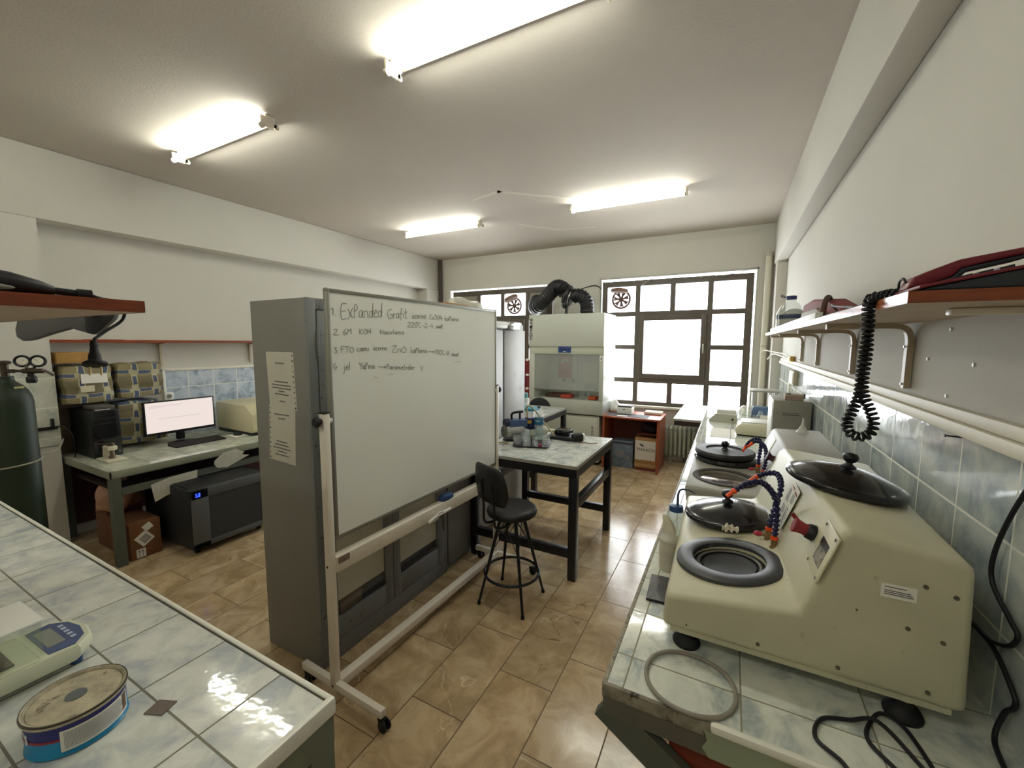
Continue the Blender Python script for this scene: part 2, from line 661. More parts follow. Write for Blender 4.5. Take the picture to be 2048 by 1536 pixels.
# patched plaster strips on the ceiling
b = MB()
for p in ([(-2.61, 3.95), (-2.2, 3.83), (-2.17, 3.89), (-2.58, 3.98)], [(-2.2, 3.83), (-1.2, 4.75), (-1.22, 4.8), (-2.24, 3.89)], [(-2.55, 5.0), (-2.15, 5.52), (-2.19, 5.56), (-2.58, 5.03)], [(-2.15, 5.5), (-1.7, 5.6), (-1.7, 5.64), (-2.17, 5.55)]):
    b.prism(p, ZC-.001, ZC+.01, 'z')
struct('trim_1', b, patch, label='pale filled plaster cracks across the ceiling')
W1 = (-4.77, -2.66, .78, 2.73)
W2 = (-1.86, .26, .79, 2.74)
b = MB()
b.box(XL-.3, YF, 0, XR+.3, YF+.25, .78)
b.box(XL-.3, YF, .78, W1[0], YF+.25, ZC)
b.box(W1[0], YF, W1[3], W1[1], YF+.25, ZC)
b.box(W1[1], YF, .78, W2[0], YF+.25, ZC)
b.box(W2[0], YF, W2[3], W2[1], YF+.25, ZC)
b.box(W2[1], YF, .78, XR+.3, YF+.25, ZC)
struct('wall_far', b, paint)
b = MB(); b.box(XR, YN-.3, 0, XR+.25, YF, ZC)
struct('wall_right', b, paint)
b = MB(); b.box(XL-.25, YN-.3, 0, XL, YF, ZC)
struct('wall_left', b, paint)
b = MB(); b.box(XL-.25, YN-.25, 0, XR+.25, YN, ZC)
struct('wall_near', b, paint)
# ceiling beams along both long walls and the columns that carry them
b = MB(); b.box(XL, YN, 2.74, -5.0, YF, ZC, .012)
struct('trim_2', b, paint, label='plastered ceiling beam along the left wall')
b = MB(); b.box(.44, YN, 2.76, XR, YF, ZC, .015)
struct('trim_3', b, paint, label='plastered ceiling beam along the right wall')
b = MB(); b.box(XL, 6.1, 0, -5.0, YF, 2.74)
struct('trim_4', b, paint, label='column in the far left corner')
b = MB(); b.box(.455, 6.1, 0, XR, YF, 2.76)
struct('trim_5', b, paint, label='column in the far right corner')
b = MB(); b.box(XL, .62, 1.5, -5.0, 1.245, 2.74); b.box(XL, .62, 0, -5.0, 1.245, .88)
cl = struct('trim_6', b, paint, label='column on the left wall beside the gas cylinder')
b = MB(); b.box(XL, .62, .88, -4.992, 1.253, 1.5)
struct('tile_cladding', b, tile_wc, cl)
# tile cladding and edge rails on the walls
b = MB(); b.box(.552, YN, .925, XR, 6.1, 1.515)
struct('trim_7', b, tile_wr, label='blue grey marbled wall tiles above the right bench')
b = MB(); b.box(.53, YN, 1.512, XR, 6.0, 1.545, .004); b.box(.54, YN, 1.545, XR, 6.0, 1.578, .006)
struct('trim_8', b, mat('cable_duct', '#d8d2bf', .5, var=.06, vs=4), label='cream cable trunking on top of the right wall tiles')
b = MB(); b.box(XL, 2.1, .76, -5.205, 5.6, 1.445)
struct('trim_9', b, tile_wl, label='pale blue wall tiles behind the computer desk')
b = MB(); b.box(XL, 2.09, 1.445, -5.195, 5.6, 1.47, .003); b.box(XL, 2.075, .76, -5.195, 2.1, 1.47, .003)
struct('trim_10', b, trimw, label='white rail framing the left wall tiles')

# windows -----------------------------------------------------------
def window(n, x0, x1, z0, z1, vert, sash, panels):
    y = 6.56
    w = struct('window_%d' % n, MB().box(x0, y-.03, z0, x0+.08, y+.04, z1).box(x1-.09, y-.03, z0, x1, y+.04, z1)
               .box(x0+.08, y-.03, z1-.085, x1-.09, y+.04, z1).box(x0+.08, y-.03, z0, x1-.09, y+.04, z0+.055), frame_m)
    w['label'] = ['dark brown steel window on the left, partly behind the whiteboard', 'large dark brown steel window at the end of the right bench'][n-1]
    bb = MB()
    zt = 2.195
    for xv in vert:
        bb.box(xv-.035, y-.025, zt+.034, xv+.035, y+.03, z1-.08)
        bb.box(xv-.035, y-.025, z0+.05, xv+.035, y+.03, 1.146)
    bb.box(x0+.07, y-.026, zt-.035, x1-.08, y+.031, zt+.035)
    bb.box(x0+.07, y-.026, 1.18-.035, x1-.08, y+.031, 1.18+.035)
    a, c = vert[0], vert[-1]
    bb.box(a-.035, y-.025, 1.214, a+.035, y+.03, zt-.034)
    bb.box(c-.035, y-.025, 1.214, c+.035, y+.03, zt-.034)
    for z in (1.69,):
        bb.box(x0+.07, y-.024, z-.034, a-.03, y+.029, z+.034)
        bb.box(c+.03, y-.024, z-.034, x1-.08, y+.029, z+.034)
    struct('glazing_bars', bb, frame_m, w)
    s = MB()
    e = .075
    s.box(a+.03, y-.045, 1.21, a+.03+e, y+.02, 2.165, .004).box(c-.03-e, y-.045, 1.21, c-.03, y+.02, 2.165, .004)
    s.box(a+.03+e-.003, y-.0445, 2.165-e, c-.03-e+.003, y+.0195, 2.1645, .003).box(a+.03+e-.003, y-.0445, 1.2105, c-.03-e+.003, y+.0195, 1.21+e, .003)
    so = struct('sash', s, frame_m, w)
    h = MB().box(c-.075, y-.075, 1.66, c-.055, y-.045, 1.74, .004).bar((c-.065, y-.08, 1.72), (c-.065, y-.085, 1.61), .016)
    struct('handle', h, chrome, so)
    xs = [x0+.03]+list(vert)+[x1-.03]
    def pane(xa, xb, za, zb):
        struct('pane', MB().box(xa, y, za, xb, y+.004, zb), pane_m, w)
    for i in range(len(xs)-1):
        if ('t', i) not in panels:
            pane(xs[i]+.02, xs[i+1]-.02, zt+.02, z1-.05)
        pane(xs[i]+.02, xs[i+1]-.02, z0+.05, 1.16)
    for za, zb in ((1.2, 1.67), (1.71, 2.17)):
        pane(x0+.05, a-.02, za, zb)
        pane(c+.02, x1-.05, za, zb)
    pane(a+.09, c-.09, 1.27, 2.1)
    for k in panels:
        i = k[1]
        struct('blanking_panel', MB().box(xs[i]+.02, y-.01, zt+.02, xs[i+1]-.02, y+.006, z1-.05), mat('window_blank_panel', '#8a857a', .7), w)
    return w
window(1, -4.72, -2.69, .79, 2.70, (-4.15, -3.65, -3.16), None, (('t', 0), ('t', 3)))
window(2, -1.835, .235, .80, 2.70, (-1.29, -.79, -.29), None, ())
b = MB(); b.box(-1.86, 6.44, .765, .26, 6.74, .8, .006)
struct('trim_11', b, mat('sill_stone', '#d6d3c8', .3, var=.08, vs=7), label='pale stone sill under the right window')
b = MB(); b.box(-1.88, 6.492, .8, -1.86, 6.53, 2.76).box(.26, 6.492, .8, .28, 6.53, 2.76).box(-1.88, 6.492, 2.74, .28, 6.53, 2.76)
struct('trim_12', b, mat('opening_edge', '#b3afa2', .6), label='white edging round the right window opening')

# ------------------------------------------------------------------ daylight and lamps
wd = bpy.data.worlds.new('sky')
SC.world = wd
wd.use_nodes = True
nt = wd.node_tree
bg = nt.nodes['Background']
bg.inputs['Color'].default_value = (.93, .97, 1, 1)
bg.inputs['Strength'].default_value = 7.5
for nm, w in (('daylight_left_window', W1), ('daylight_right_window', W2)):
    l = bpy.data.lights.new(nm, 'AREA')
    l.shape = 'RECTANGLE'
    l.size = w[1]-w[0]
    l.size_y = w[3]-w[2]
    l.cycles.is_portal = True
    o = bpy.data.objects.new(nm, l)
    o.location = ((w[0]+w[1])/2, 6.7, (w[2]+w[3])/2)
    o.rotation_euler = (-PI/2, 0, 0)
    COL.objects.link(o)

tube_m = mat('lit_tube', '#ffffff', .5, emit='#fcfff4', es=46)
lamp_w = mat('lamp_enamel', '#d5cfbc', .45)
lamp_b = mat('lamp_socket', '#cfc5b4', .5)
def lamp(x0, y, label, L=1.2):
    t = thing('ceiling_light', label, 'ceiling light', (x0, y, ZC), 0, 'fluorescent ceiling lights')
    build('housing', MB().box(x0+.0, y-.025, ZC-.045, x0+L, y+.045, ZC-.001, .006), lamp_w, t)
    for x in (x0, x0+L):
        s = 1 if x > x0 else -1
        e = MB().box(x-.008, y-.06, ZC-.085, x+.008, y+.03, ZC-.02, .004)
        e.cyl((x-s*.012, y-.052, ZC-.085), (x+s*.006, y-.052, ZC-.085), .019, n=16).cyl((x-.006, y+.05, ZC-.062), (x+.006, y+.05, ZC-.062), .018, n=14).box(x-.006, y-.01, ZC-.07, x+.006, y+.05, ZC-.045)
        build('end_socket', e, lamp_b, t)
    build('tube', MB().cyl((x0+.012, y-.052, ZC-.085), (x0+L-.012, y-.052, ZC-.085), .0155, n=16), tube_m, t)
    st = MB().cyl((x0+.05, y-.0, ZC-.075), (x0+.05, y-.0, ZC-.045), .011, n=12)
    build('starter', st, white_p, t)
lamp(-1.745, 1.87, 'fluorescent tube light on the ceiling above the whiteboard, cut by the top of the photo')
lamp(-1.7, -.9, 'assumed fluorescent tube light added out of view on the ceiling behind the camera, nearer the right wall')  # unseen lamp added to brighten the near side, assuming the rows continue
lamp(-4.1, -.9, 'assumed fluorescent tube light added out of view on the ceiling behind the camera, nearer the left wall')  # its unseen neighbour, likewise added for more light from behind
lamp(-4.1, 1.88, 'fluorescent tube light on the ceiling nearest the gas cylinder')
lamp(-1.67, 4.62, 'fluorescent tube light on the ceiling in front of the right window')
lamp(-4.1, 4.62, 'fluorescent tube light on the ceiling in front of the left window')

# pipes ---------------------------------------------------------------
b = MB(); b.cyl((.385, 6.43, 0), (.385, 6.43, 2.9), .04, n=24)
pt = thing('drain_pipe', 'cream vertical waste pipe beside the right window', 'pipe', (.385, 6.43, 0))
build('pipe', b, mat('cream_pipe', '#c9c5b3', .45), pt)
build('collar', MB().cyl((.385, 6.43, 2.88), (.385, 6.43, 2.93), .046, n=24).cyl((.385, 6.43, 1.7), (.385, 6.43, 1.73), .043, n=24), mat('pipe_collar', '#b5b1a0', .5), pt)
b = MB(); b.cyl((-4.95, 6.44, 0), (-4.95, 6.44, 3.3), .035, n=16)
single('rusty_pipe', b, mat('dark_rust', '#4b4038', .7, var=.3, vs=25, spots=('#a59a8b', 30, .66)), 'dark rusted vertical pipe in the far left corner', 'pipe')
# ------------------------------------------------------------------ right bench
t = thing('workbench', 'long tiled laboratory bench along the right wall carrying the grinding machines', 'workbench', (.16, 3.4, 0))
build('tile_top', MB().box(-.228, .935, .895, .552, 6.05, .925), tile_rb, t)
e = MB(); e.box(-.24, .93, .885, -.228, 6.05, .9255, .003)
build('front_edging', e, mat('mosaic_edge', '#9b9482', .5, var=.4, vs=60, spots=('#5a5140', 50, .55)), t, label='gritty worn front edge strip')
build('end_edging', MB().box(-.0, .919, .909, .552, .937, .930, .007), trimw, t, label='cream rounded end edge strip')
build('end_edging', MB().box(-.236, .926, .892, .0, .936, .9245, .002), grime, t, label='chipped dirty end edge where the strip is missing')
fr = MB()
fr.box(-.236, .928, .845, .55, .955, .892).box(-.236, .93, .845, -.21, 6.0, .89)
build('apron', fr, mat('painted_apron', '#625e53', .5, var=.12, vs=5, spots=('#4b463c', 14, .6)), t)
build('apron_end', MB().prism([(.0, .846), (.552, .846), (.552, .908), (-.012, .908), (-.004, .885), (-.014, .865)], .9255, .93, 'y'), mat('pale_green_paint', '#99a288', .5, var=.08, vs=6, spots=('#6f7160', 16, .63)), t, label='pale green painted stretch of the end apron')
br = MB(); br.prism([(-.236, .86), (-.05, .742), (-.05, .69), (-.1, .69), (-.236, .79)], .93, .955)
br = MB(); br.bar((-.236, .942, .862), (.03, .942, .69), .026, .075)
build('brace', br, dgreen2, t)
for y in (2.0, 3.4, 5.2):
    build('leg', MB().box(-.02, y, 0, .04, y+.06, .85), dgreen2, t)
cb = thing('base_cabinet', 'reddish brown base cabinet under the near end of the right bench', 'cabinet', (.25, 1.3, 0))
build('body', MB().box(-.085, .96, .05, .54, 1.9, .838, .003), woodmat('brown_cabinet', '#6a2814', '#7e3219', .5), cb)
build('top_edge', MB().box(-.088, .957, .822, .54, .97, .842), grime, cb)
build('plinth', MB().box(-.06, .98, 0, .52, 1.88, .05), black_p, cb)

# ------------------------------------------------------------------ left foreground bench
t = thing('workbench', 'tiled bench in the left foreground carrying the blue tin and the scale', 'workbench', (-2.2, .1, 0))
build('tile_top', MB().box(-3.6, -.5, .895, -.79, .576, .925), tile_top, t)
build('side_edging', MB().box(-3.6, .576, .893, -.775, .59, .93, .005), trimw, t)
build('end_edging', MB().box(-.79, -.5, .889, -.772, .59, .931, .006), trimw, t)
build('grout_joint', MB().box(-3.6, .572, .92, -.79, .5765, .9258), mat('dark_joint', '#4a463c', .9), t)
fr = MB()
fr.box(-.835, -.48, .82, -.778, .585, .892).box(-3.6, .53, .82, -.79, .585, .892)
build('frame_rail', fr, dgreen, t)
for y in (.525, -.48):
    build('leg', MB().box(-.84, y, 0, -.78, y+.06, .85), dgreen, t)
build('end_panel', MB().box(-.86, -.45, .1, -.845, .55, .86), mat('dark_red_panel', '#4a1f1a', .6), t)
# chipped joint piece
single('tile_spacer', MB().prism([(-1.115, .36), (-1.075, .378), (-1.088, .412), (-1.128, .394)], .9254, .928, 'z'), mat('brown_chip', '#6d6158', .6), 'small brown diamond chip lying on the left foreground bench tiles', 'tile chip')

# blue putty tin
t = thing('tin', 'round blue tin with dusty lid on the left foreground bench', 'tin', (-1.2, .282, .926))
tin_b = mat('blue_tin', '#1583b4', .35, var=.12, vs=30)
tin_n = mat('navy_tin', '#25246a', .35)
b = MB(); b.lathe([(0, 0), (0.0754, 0), (0.0788, .003), (0.0763, .007), (0.0763, .036), (0.0764, .036)], (-1.2, .282, .926), 48)
build('body', b, tin_b, t)
b = MB(); b.lathe([(0.0764, .036), (0.0764, .062), (0.0750, .066)], (-1.2, .282, .926), 48)
build('upper_band', b, tin_n, t)
b = MB(); b.lathe([(0.0750, .066), (0.0806, .068), (0.0818, .074), (0.0788, .078), (0.0746, .076), (0.0728, .071), (0.0711, .073), (0, .074)], (-1.2, .282, .926), 48)
lid = build('lid', b, [mat('dusty_lid', '#b3aa92', .6, var=.35, vs=35, spots=('#6d6450', 26, .58))], t)
b = MB(); b.lathe([(0.0754, .0765), (0.0810, .078), (0.0818, .074)], (-1.2, .282, .926), 48)
build('rim', b, mat('tarnished_rim', '#4e473b', .4, .6, var=.3, vs=20), lid)
build('sticker', MB().lathe([(0, .0755), (.017, .0755), (.017, .074)], (-1.2, .282, .926), 24), mat('grey_sticker', '#5b6163', .6), lid)
def on_tin(mb, a0, a1, z0, z1, off=.0006):
    n = 18
    c = V((-1.2, .282, .926))
    def f(u, v):
        a = R(a0+(a1-a0)*u)
        r = 0.0766+off
        return c+V((r*math.cos(a), r*math.sin(a), z0+(z1-z0)*v))
    return mb.sheet(f, n, 2, .0004)
b = on_tin(MB(), -34, 58, .012, .056)
lb = build('label', b, paper, t, label='white printed paper label')
b = MB()
for i, z in enumerate((.05, .0465, .043, .0395, .036, .0325, .029, .0255, .022, .018)):
    on_tin(b, -30, 38+(i*37 % 17), z, z+.0013, .0012)
build('small_print', b, mat('grey_print', '#8f9096', .7), lb)
b = on_tin(MB(), 44, 54, .02, .054, .0012)
build('stain', b, mat('brown_stain', '#6b5646', .7), lb)
b = on_tin(MB(), -110, -34, .036, .041)
build('red_stripe', b, red_p, t)
b = MB()
M = frame((-1.2+.0775*math.cos(R(-82)), .282+.0775*math.sin(R(-82)), .926+.034), (1, .05, 0), (0, 0, 1))
textmb(b, "'S", .03, M, .0005)
build('lettering', b, mat('white_print', '#d8dade', .5), t)

# kitchen type scale at the left frame edge
t = thing('scale', 'white electronic scale with draught cover at the left frame edge', 'scale', (-1.515, .248, .926), R(92))
sg = mat('scale_body', '#d6d8c0', .45, var=.05, vs=8)
prof = [(-.2, -.09), (.1, -.095), (.135, -.06), (.145, 0), (.135, .06), (.1, .095), (-.2, .09)]
b = MB()
rings = [[(x*k, y*k, z) for x, y in prof] for k, z in ((.93, .02), (1.0, .035), (1.0, .052), (.96, .06))]
b.loft(rings)
build('housing', b, sg, t, local=True)
b = MB(); b.box(-.2, -.085, .0595, .035, .085, .0625, .002)
build('deck', b, mat('scale_deck', '#c9ccb0', .5), t, local=True)
pn = MB(); pn.prism([(.05, -.075), (.095, -.082), (.122, -.05), (.13, 0), (.122, .05), (.095, .082), (.05, .075)], .059, .0615, 'z')
pnl = build('control_panel', pn, mat('scale_blue', '#4a5a85', .4), t, local=True)
build('display', MB().box(.058, -.045, .0612, .09, .055, .0625), mat('lcd_grey', '#8a8f86', .3), pnl, local=True)
b = MB()
for k in range(5):
    b.box(.1, -.045+k*.02, .061, .11, -.033+k*.02, .0625)
build('keys', b, mat('pale_keys', '#b9c2d6', .5), pnl, local=True)
build('weighing_pan', MB().box(-.17, -.06, .0625, .0, .06, .068, .003), mat('pan_steel', '#6e6658', .4, .6), t, local=True)
for x in (-.16, .1):
    for y in (-.06, .06):
        build('foot', MB().cyl((x, y, 0), (x, y, .022), .012, n=14), blue_p, t, local=True)
cv = MB()
for y in (-.073, .07):
    cv.box(-.18, y, .063, .045, y+.003, .152)
cv.box(.042, -.07, .063, .045, .07, .152)
build('draught_cover', cv, clear, t, local=True)
build('cover_top', MB().box(-.185, -.078, .152, .05, .078, .157, .002), mat('frosted_white', '#ecebe2', .6), t, local=True)

# shelf over the left foreground bench
t = thing('shelf', 'reddish brown board shelf jutting in at the left edge', 'shelf', (-1.6, 0, 1.82))
sb = MB(); sb.box(-2.3, -.75, 1.8175, -1.205, .452, 1.8415, .001)
build('underside', sb, shelf_face, t, label='pale underside of the board')
build('front_edge', MB().box(-1.205, -.75, 1.817, -1.198, .455, 1.843), red_wood_y, t)
build('end_edge', MB().box(-2.3, .452, 1.817, -1.198, .456, 1.843), red_wood, t)
build('board_top', MB().box(-2.3, -.75, 1.8415, -1.205, .452, 1.843), red_wood_y, t)
br = MB(); br.box(-1.76, .1, 1.811, -1.27, .13, 1.817).bar((-1.75, .115, 1.66), (-1.36, .115, 1.812), .012).box(-1.765, .1, 1.55, -1.755, .13, 1.817)
build('bracket', br, white_m, t)
build('upright', MB().box(-2.32, -.6, .926, -2.29, .3, 1.95), mat('shelf_panel', '#b9b3a2', .6), t)

# black tool on that shelf, with a cord and a hanging plug
t = thing('heat_gun', 'black corded hand tool lying on the left shelf with its plug dangling', 'hand tool', (-1.27, .1, 1.843))
b = MB()
b.loft([[(p.x, p.y, p.z) for p in [V((-1.262+rx*math.cos(2*PI*i/16), y, zc+rz*math.sin(2*PI*i/16))) for i in range(16)]] for y, zc, rx, rz in ((-.2, 1.874, .035, .03), (.0, 1.876, .036, .032), (.2, 1.870, .031, .026), (.27, 1.866, .024, .021), (.31, 1.860, .016, .015), (.328, 1.857, .010, .010))])
build('body', b, black_p, t)
build('grip_insert', MB().sph((-1.234, .22, 1.854), (.006, .05, .007)), mat('grey_insert', '#7c8076', .5), t)
build('strain_relief', MB().tube([(-1.262, .32, 1.857), (-1.26, .345, 1.855), (-1.258, .37, 1.853)], .0075).cyl((-1.258, .362, 1.8535), (-1.256, .385, 1.853), .0105, n=12), black_r, t)
build('cord', MB().tube([(-1.256, .384, 1.852), (-1.26, .40, 1.847), (-1.29, .43, 1.846), (-1.325, .462, 1.84), (-1.337, .462, 1.805), (-1.327, .425, 1.775), (-1.315, .40, 1.756)], .0035), black_r, t)
pl = MB()
c0, c1 = V((-1.313, .398, 1.752)), V((-1.297, .392, 1.692))
ax = c1-c0
pl.lathe([(0, 0), (.006, 0), (.0075, .012), (.0065, .013), (.0085, .026), (.0095, .03), (.011, .034), (.012, .046), (.0215, .052), (.0225, .057), (.02, .06), (0, .06)], c0, 20, ax)
pgo = build('plug', pl, black_r, t)
pn = MB()
for s in (-.0095, .0095):
    q = c1+V((s*.5, s*.87, 0))
    pn.cyl(q, q+ax.normalized()*.019, .0024, n=10)
build('pin', pn, mat('brass_pin', '#d0b98c', .3, .7), pgo)
# grey and black tool behind the shelf end
t = thing('power_tool', 'dark grey power tool with black end sticking out behind the left shelf', 'power tool', (-2.3, .6, 1.76))
G = [[-2.456, 0.535, 1.876], [-2.454, 0.531, 1.833], [-2.459, 0.524, 1.795], [-2.452, 0.524, 1.768], [-2.431, 0.534, 1.752], [-2.405, 0.548, 1.756], [-2.338, 0.586, 1.781], [-2.27, 0.625, 1.803], [-2.235, 0.642, 1.791], [-2.215, 0.652, 1.786], [-2.22, 0.661, 1.892], [-2.343, 0.596, 1.888]]
build('grip', MB().loft([G, [(a-.045, b+.03, c) for a, b, c in G]], bev=.004), mat('tool_grey', '#4b4a48', .55), t)
G = [[-2.24, 0.65, 1.888], [-2.215, 0.652, 1.784], [-2.19, 0.664, 1.778], [-2.169, 0.677, 1.792], [-2.128, 0.704, 1.838], [-2.122, 0.709, 1.853], [-2.127, 0.71, 1.892]]
build('head', MB().loft([G, [(a-.045, b+.03, c) for a, b, c in G]], bev=.003), black_p, t)
build('strap', MB().bar((-2.2, .68, 1.86), (-2.15, .454, 1.832), .012, .02), black_r, t)
# ------------------------------------------------------------------ grinding and polishing machines
def ring_pts(poly, n=1):
    return poly
def carve(o, root, holes):
    """sink round wells into the casing"""
    for M, r, d in holes:
        c = MB().lathe([(0, -d), (r, -d), (r, .1), (0, .1)], n=64, M=M)
        co = build('well', c, o.data.materials[0], root)
        m = o.modifiers.new('well', 'BOOLEAN')
        m.operation = 'DIFFERENCE'
        m.object = co
        m.solver = 'EXACT'
        bpy.context.view_layer.update()
        me = bpy.data.meshes.new_from_object(o.evaluated_get(bpy.context.evaluated_depsgraph_get()))
        o.modifiers.clear()
        o.data = me
        bpy.data.objects.remove(co)
    o.data.polygons.foreach_set('use_smooth', [True]*len(o.data.polygons))
    o.data.set_sharp_from_angle(angle=R(50))
def grinder(name, label, y0, y1, near, far, bodymat, holes=()):
    t = thing(name, label, 'grinding machine', ((near[0][0]+near[-1][0])/2, (y0+y1)/2, .925))
    b = MB()
    b.loft([[(x, y0, z) for x, z in near], [(x, y1, z) for x, z in far]], bev=.016)
    bo = build('body', b, bodymat, t, ang=50)
    if holes:
        carve(bo, t, holes)
    build('base_tray', MB().box(near[0][0]+.02, y0+.012, .97, near[-1][0]-.02, y1-.02, .99), bodymat, t)
    for x, y in ((near[0][0]+.06, y0+.045), (near[-1][0]-.09, y0+.03), (near[0][0]+.06, y1-.06), (near[-1][0]-.06, y1-.06)):
        f = build('foot', MB().lathe([(0, 0), (.034, 0), (.036, .008), (.03, .02), (.018, .03), (.016, .04), (.02, .044), (0, .046)], (x, y, .925), 20), black_r, t)
        build('foot_collar', MB().cyl((x, y, .968), (x, y, .985), .019, n=16), bodymat, f)
    return t
near = [(-.13, .985), (-.125, 1.077), (.172, 1.117), (.246, 1.34), (.458, 1.304), (.468, .985)]
far = [(-.142, .985), (-.14, 1.077), (.12, 1.108), (.2, 1.335), (.478, 1.304), (.485, .985)]
g1 = grinder('grinding_machine', 'cream two wheel grinding and polishing machine nearest the camera on the right bench', 1.125, 1.95, near, far, cream, [(Matrix.Translation((.025, 1.352, 1.099)) @ Matrix.Rotation(R(-5.5), 4, 'Y'), .0975, .03)])
M1 = Matrix.Translation((.025, 1.352, 1.099)) @ Matrix.Rotation(R(-5.5), 4, 'Y')
rg = MB(); rg.lathe([(.097, -.028), (.098, .009), (.102, .0115), (.139, .0105), (.1455, .006), (.1465, -.004), (.14, -.01)], n=64, M=M1)
ringm = mat('grey_splash_ring', '#3c3d40', .42, var=.3, vs=22, spots=('#67686a', 26, .63))
build('splash_ring', rg, ringm, g1)
wl = MB(); wl.lathe([(0, -.014), (.068, -.014), (.072, -.012), (.074, -.018), (.079, -.018), (.08, -.010), (.086, -.008), (.089, -.010), (.09, -.028)], n=64, M=M1)
build('wheel', wl, mat('worn_wheel', '#2b2c2d', .5, .3, var=.45, vs=18), g1)
wr = MB(); wr.lathe([(.0795, -.0098), (.086, -.0072), (.0895, -.009)], n=64, M=M1)
build('wheel_rim', wr, mat('rubbed_rim', '#5d5b55', .45, .4), g1)

def lid(label, M, r, group='black dome lids of the grinding machines'):
    t = thing('wheel_lid', label, 'lid', M.translation, 0, None)
    WM[t] = Matrix.Translation(M.translation)
    b = MB()
    prof = [(r-.004, 0), (r, .004), (r+.001, .016), (r-.003, .021), (r-.012, .0235), (r*.86, .026), (r*.8, .032), (r*.55, .045), (r*.3, .0525), (.028, .0555), (0, .056)]
    b.lathe(prof, n=64, M=M)
    build('dome', b, lidm, t, ang=60)
    k = MB(); k.lathe([(0, .054), (.019, .055), (.02, .058), (.009, .066), (.0085, .07), (.014, .0735), (.0195, .082), (.0195, .09), (.014, .0975), (0, .1)], n=28, M=M)
    build('knob', k, black_p, t, ang=60)
    return t
lidm = mat('black_lid', '#17171a', .2, coat=.3, var=.15, vs=9, bump=.05, bs=12)
lid('glossy black dome lid covering the rear wheel of the nearest grinding machine', Matrix.Translation((.022, 1.705, 1.103)) @ Matrix.Rotation(R(-5), 4, 'Y'), .148)
lid('glossy black dome lid lying on top of the nearest grinding machine', Matrix.Translation((.318, 1.525, 1.330)) @ Matrix.Rotation(R(7.5), 4, 'Y'), .148)

# panel fittings on the slanted face
def panel_pt(x, y, off=0):
    """point on the sloping control panel, x fixes the height up the slope"""
    k = (y-1.125)/.825
    xa, za = .172+(.12-.172)*k, 1.117+(1.108-1.117)*k
    xb, zb = .246+(.2-.246)*k, 1.34+(1.335-1.34)*k
    p = V((xa+(xb-xa)*x, y, za+(zb-za)*x))
    return p
PN = (panel_pt(1, 1.4)-panel_pt(0, 1.4)).cross(V((0, 1, 0))).normalized()
PN = -PN if PN.x > 0 else PN
def panel_mat(s, y, off=.001):
    """local x along -y (right on the panel), local y up the slope"""
    p = panel_pt(s, y)+PN*off
    u = (panel_pt(1, y)-panel_pt(0, y)).normalized()
    return frame(p, (0, -1, 0), u)
kn = MB()
q = panel_pt(.66, 1.265)
kn.cyl(q, q+PN*.018, .0215, .0195, n=24, bev=.002)
ko = build('switch', kn, black_p, g1)
kr = MB()
kr.lathe([(0, 0), (.0165, 0), (.0155, .008), (.018, .02), (.0205, .027), (.02, .03), (.012, .032), (0, .03)], q+PN*.018, 8, PN)
kr.bar(q+PN*.04+V((0, .012, .014)), q+PN*.05+V((0, .018, .022)), .008, .008)
build('switch_cap', kr, mat('faded_red', '#8d2732', .5, var=.25, vs=40), ko)
pm = panel_mat(.63, 1.165, .0005)
plt = MB(); plt.box(-.06, -.055, 0, .055, .065, .004, .001, M=pm)
po = build('control_plate', plt, mat('cream_plate', '#c9c4a8', .4), g1)
pl2 = MB(); pl2.box(-.035, -.03, .004, .03, .012, .0048, M=pm)
build('faded_label', pl2, mat('worn_label', '#8d8674', .5, var=.4, vs=60, spots=('#35322e', 45, .52)), po)
pl3 = MB()
pl3.box(-.036, .012, .004, .03, .03, .005, M=pm)
build('dark_window', pl3, mat('dark_window', '#2c2a2a', .3), po)
sc = MB()
for x, y in ((-.05, -.046), (.046, -.046), (-.05, .056), (.046, .056)):
    sc.cyl(pm @ V((x, y, .004)), pm @ V((x, y, .0065)), .0042, n=12)
build('screws', sc, chrome, po)
stm = panel_mat(.5, 1.565, .001)
st = MB(); st.box(-.1, -.055, 0, .085, .08, .0007, M=stm)
so = build('instruction_sticker', st, mat('sticker_white', '#d5d2c0', .5), g1)
st = MB()
rr = random.Random(4)
for cx, cy, w, h in ((-.075, .03, .045, .045), (-.015, .035, .05, .04), (.045, .04, .045, .03), (-.07, -.03, .045, .045), (-.01, -.025, .05, .05), (.045, -.02, .04, .06)):
    for k in range(7):
        z = cy+h*(k/7-.5)
        st.box(cx-w/2, z, .0007, cx-w/2+w*rr.uniform(.6, 1), z+h*.075, .0011, M=stm)
build('small_print', st, mat('sticker_grey_print', '#77757a', .7), so)
st = MB(); st.box(.03, .058, .0007, .075, .064, .0011, M=stm); st.box(-.02, .062, .0007, .02, .068, .0011, M=stm)
build('red_print', st, red_p, so)
# label and screws on the near end of the body
sb = MB(); sb.box(.313, 1.1232, 1.205, .372, 1.1252, 1.236)
so = build('serial_label', sb, paper, g1)
st = MB()
for z, x1 in ((1.2285, .355), (1.2205, .362), (1.2165, .366), (1.2125, .367)):
    st.box(.319, 1.1228, z, x1, 1.1234, z+.0016)
build('small_print', st, ink, so)
st = MB()
for x, z in ((.384, 1.245), (.431, 1.235), (.363, 1.145), (.419, 1.132), (.252, 1.011), (.404, 1.014), (.094, 1.011), (-.069, 1.006), (.276, 1.16)):
    r = .0045 if x > 0 and x != .276 else .0022
    st.cyl((x, 1.1225, z), (x, 1.127, z), r, n=10)
build('screws', st, mat('dull_screw', '#6f695b', .4, .7), g1)
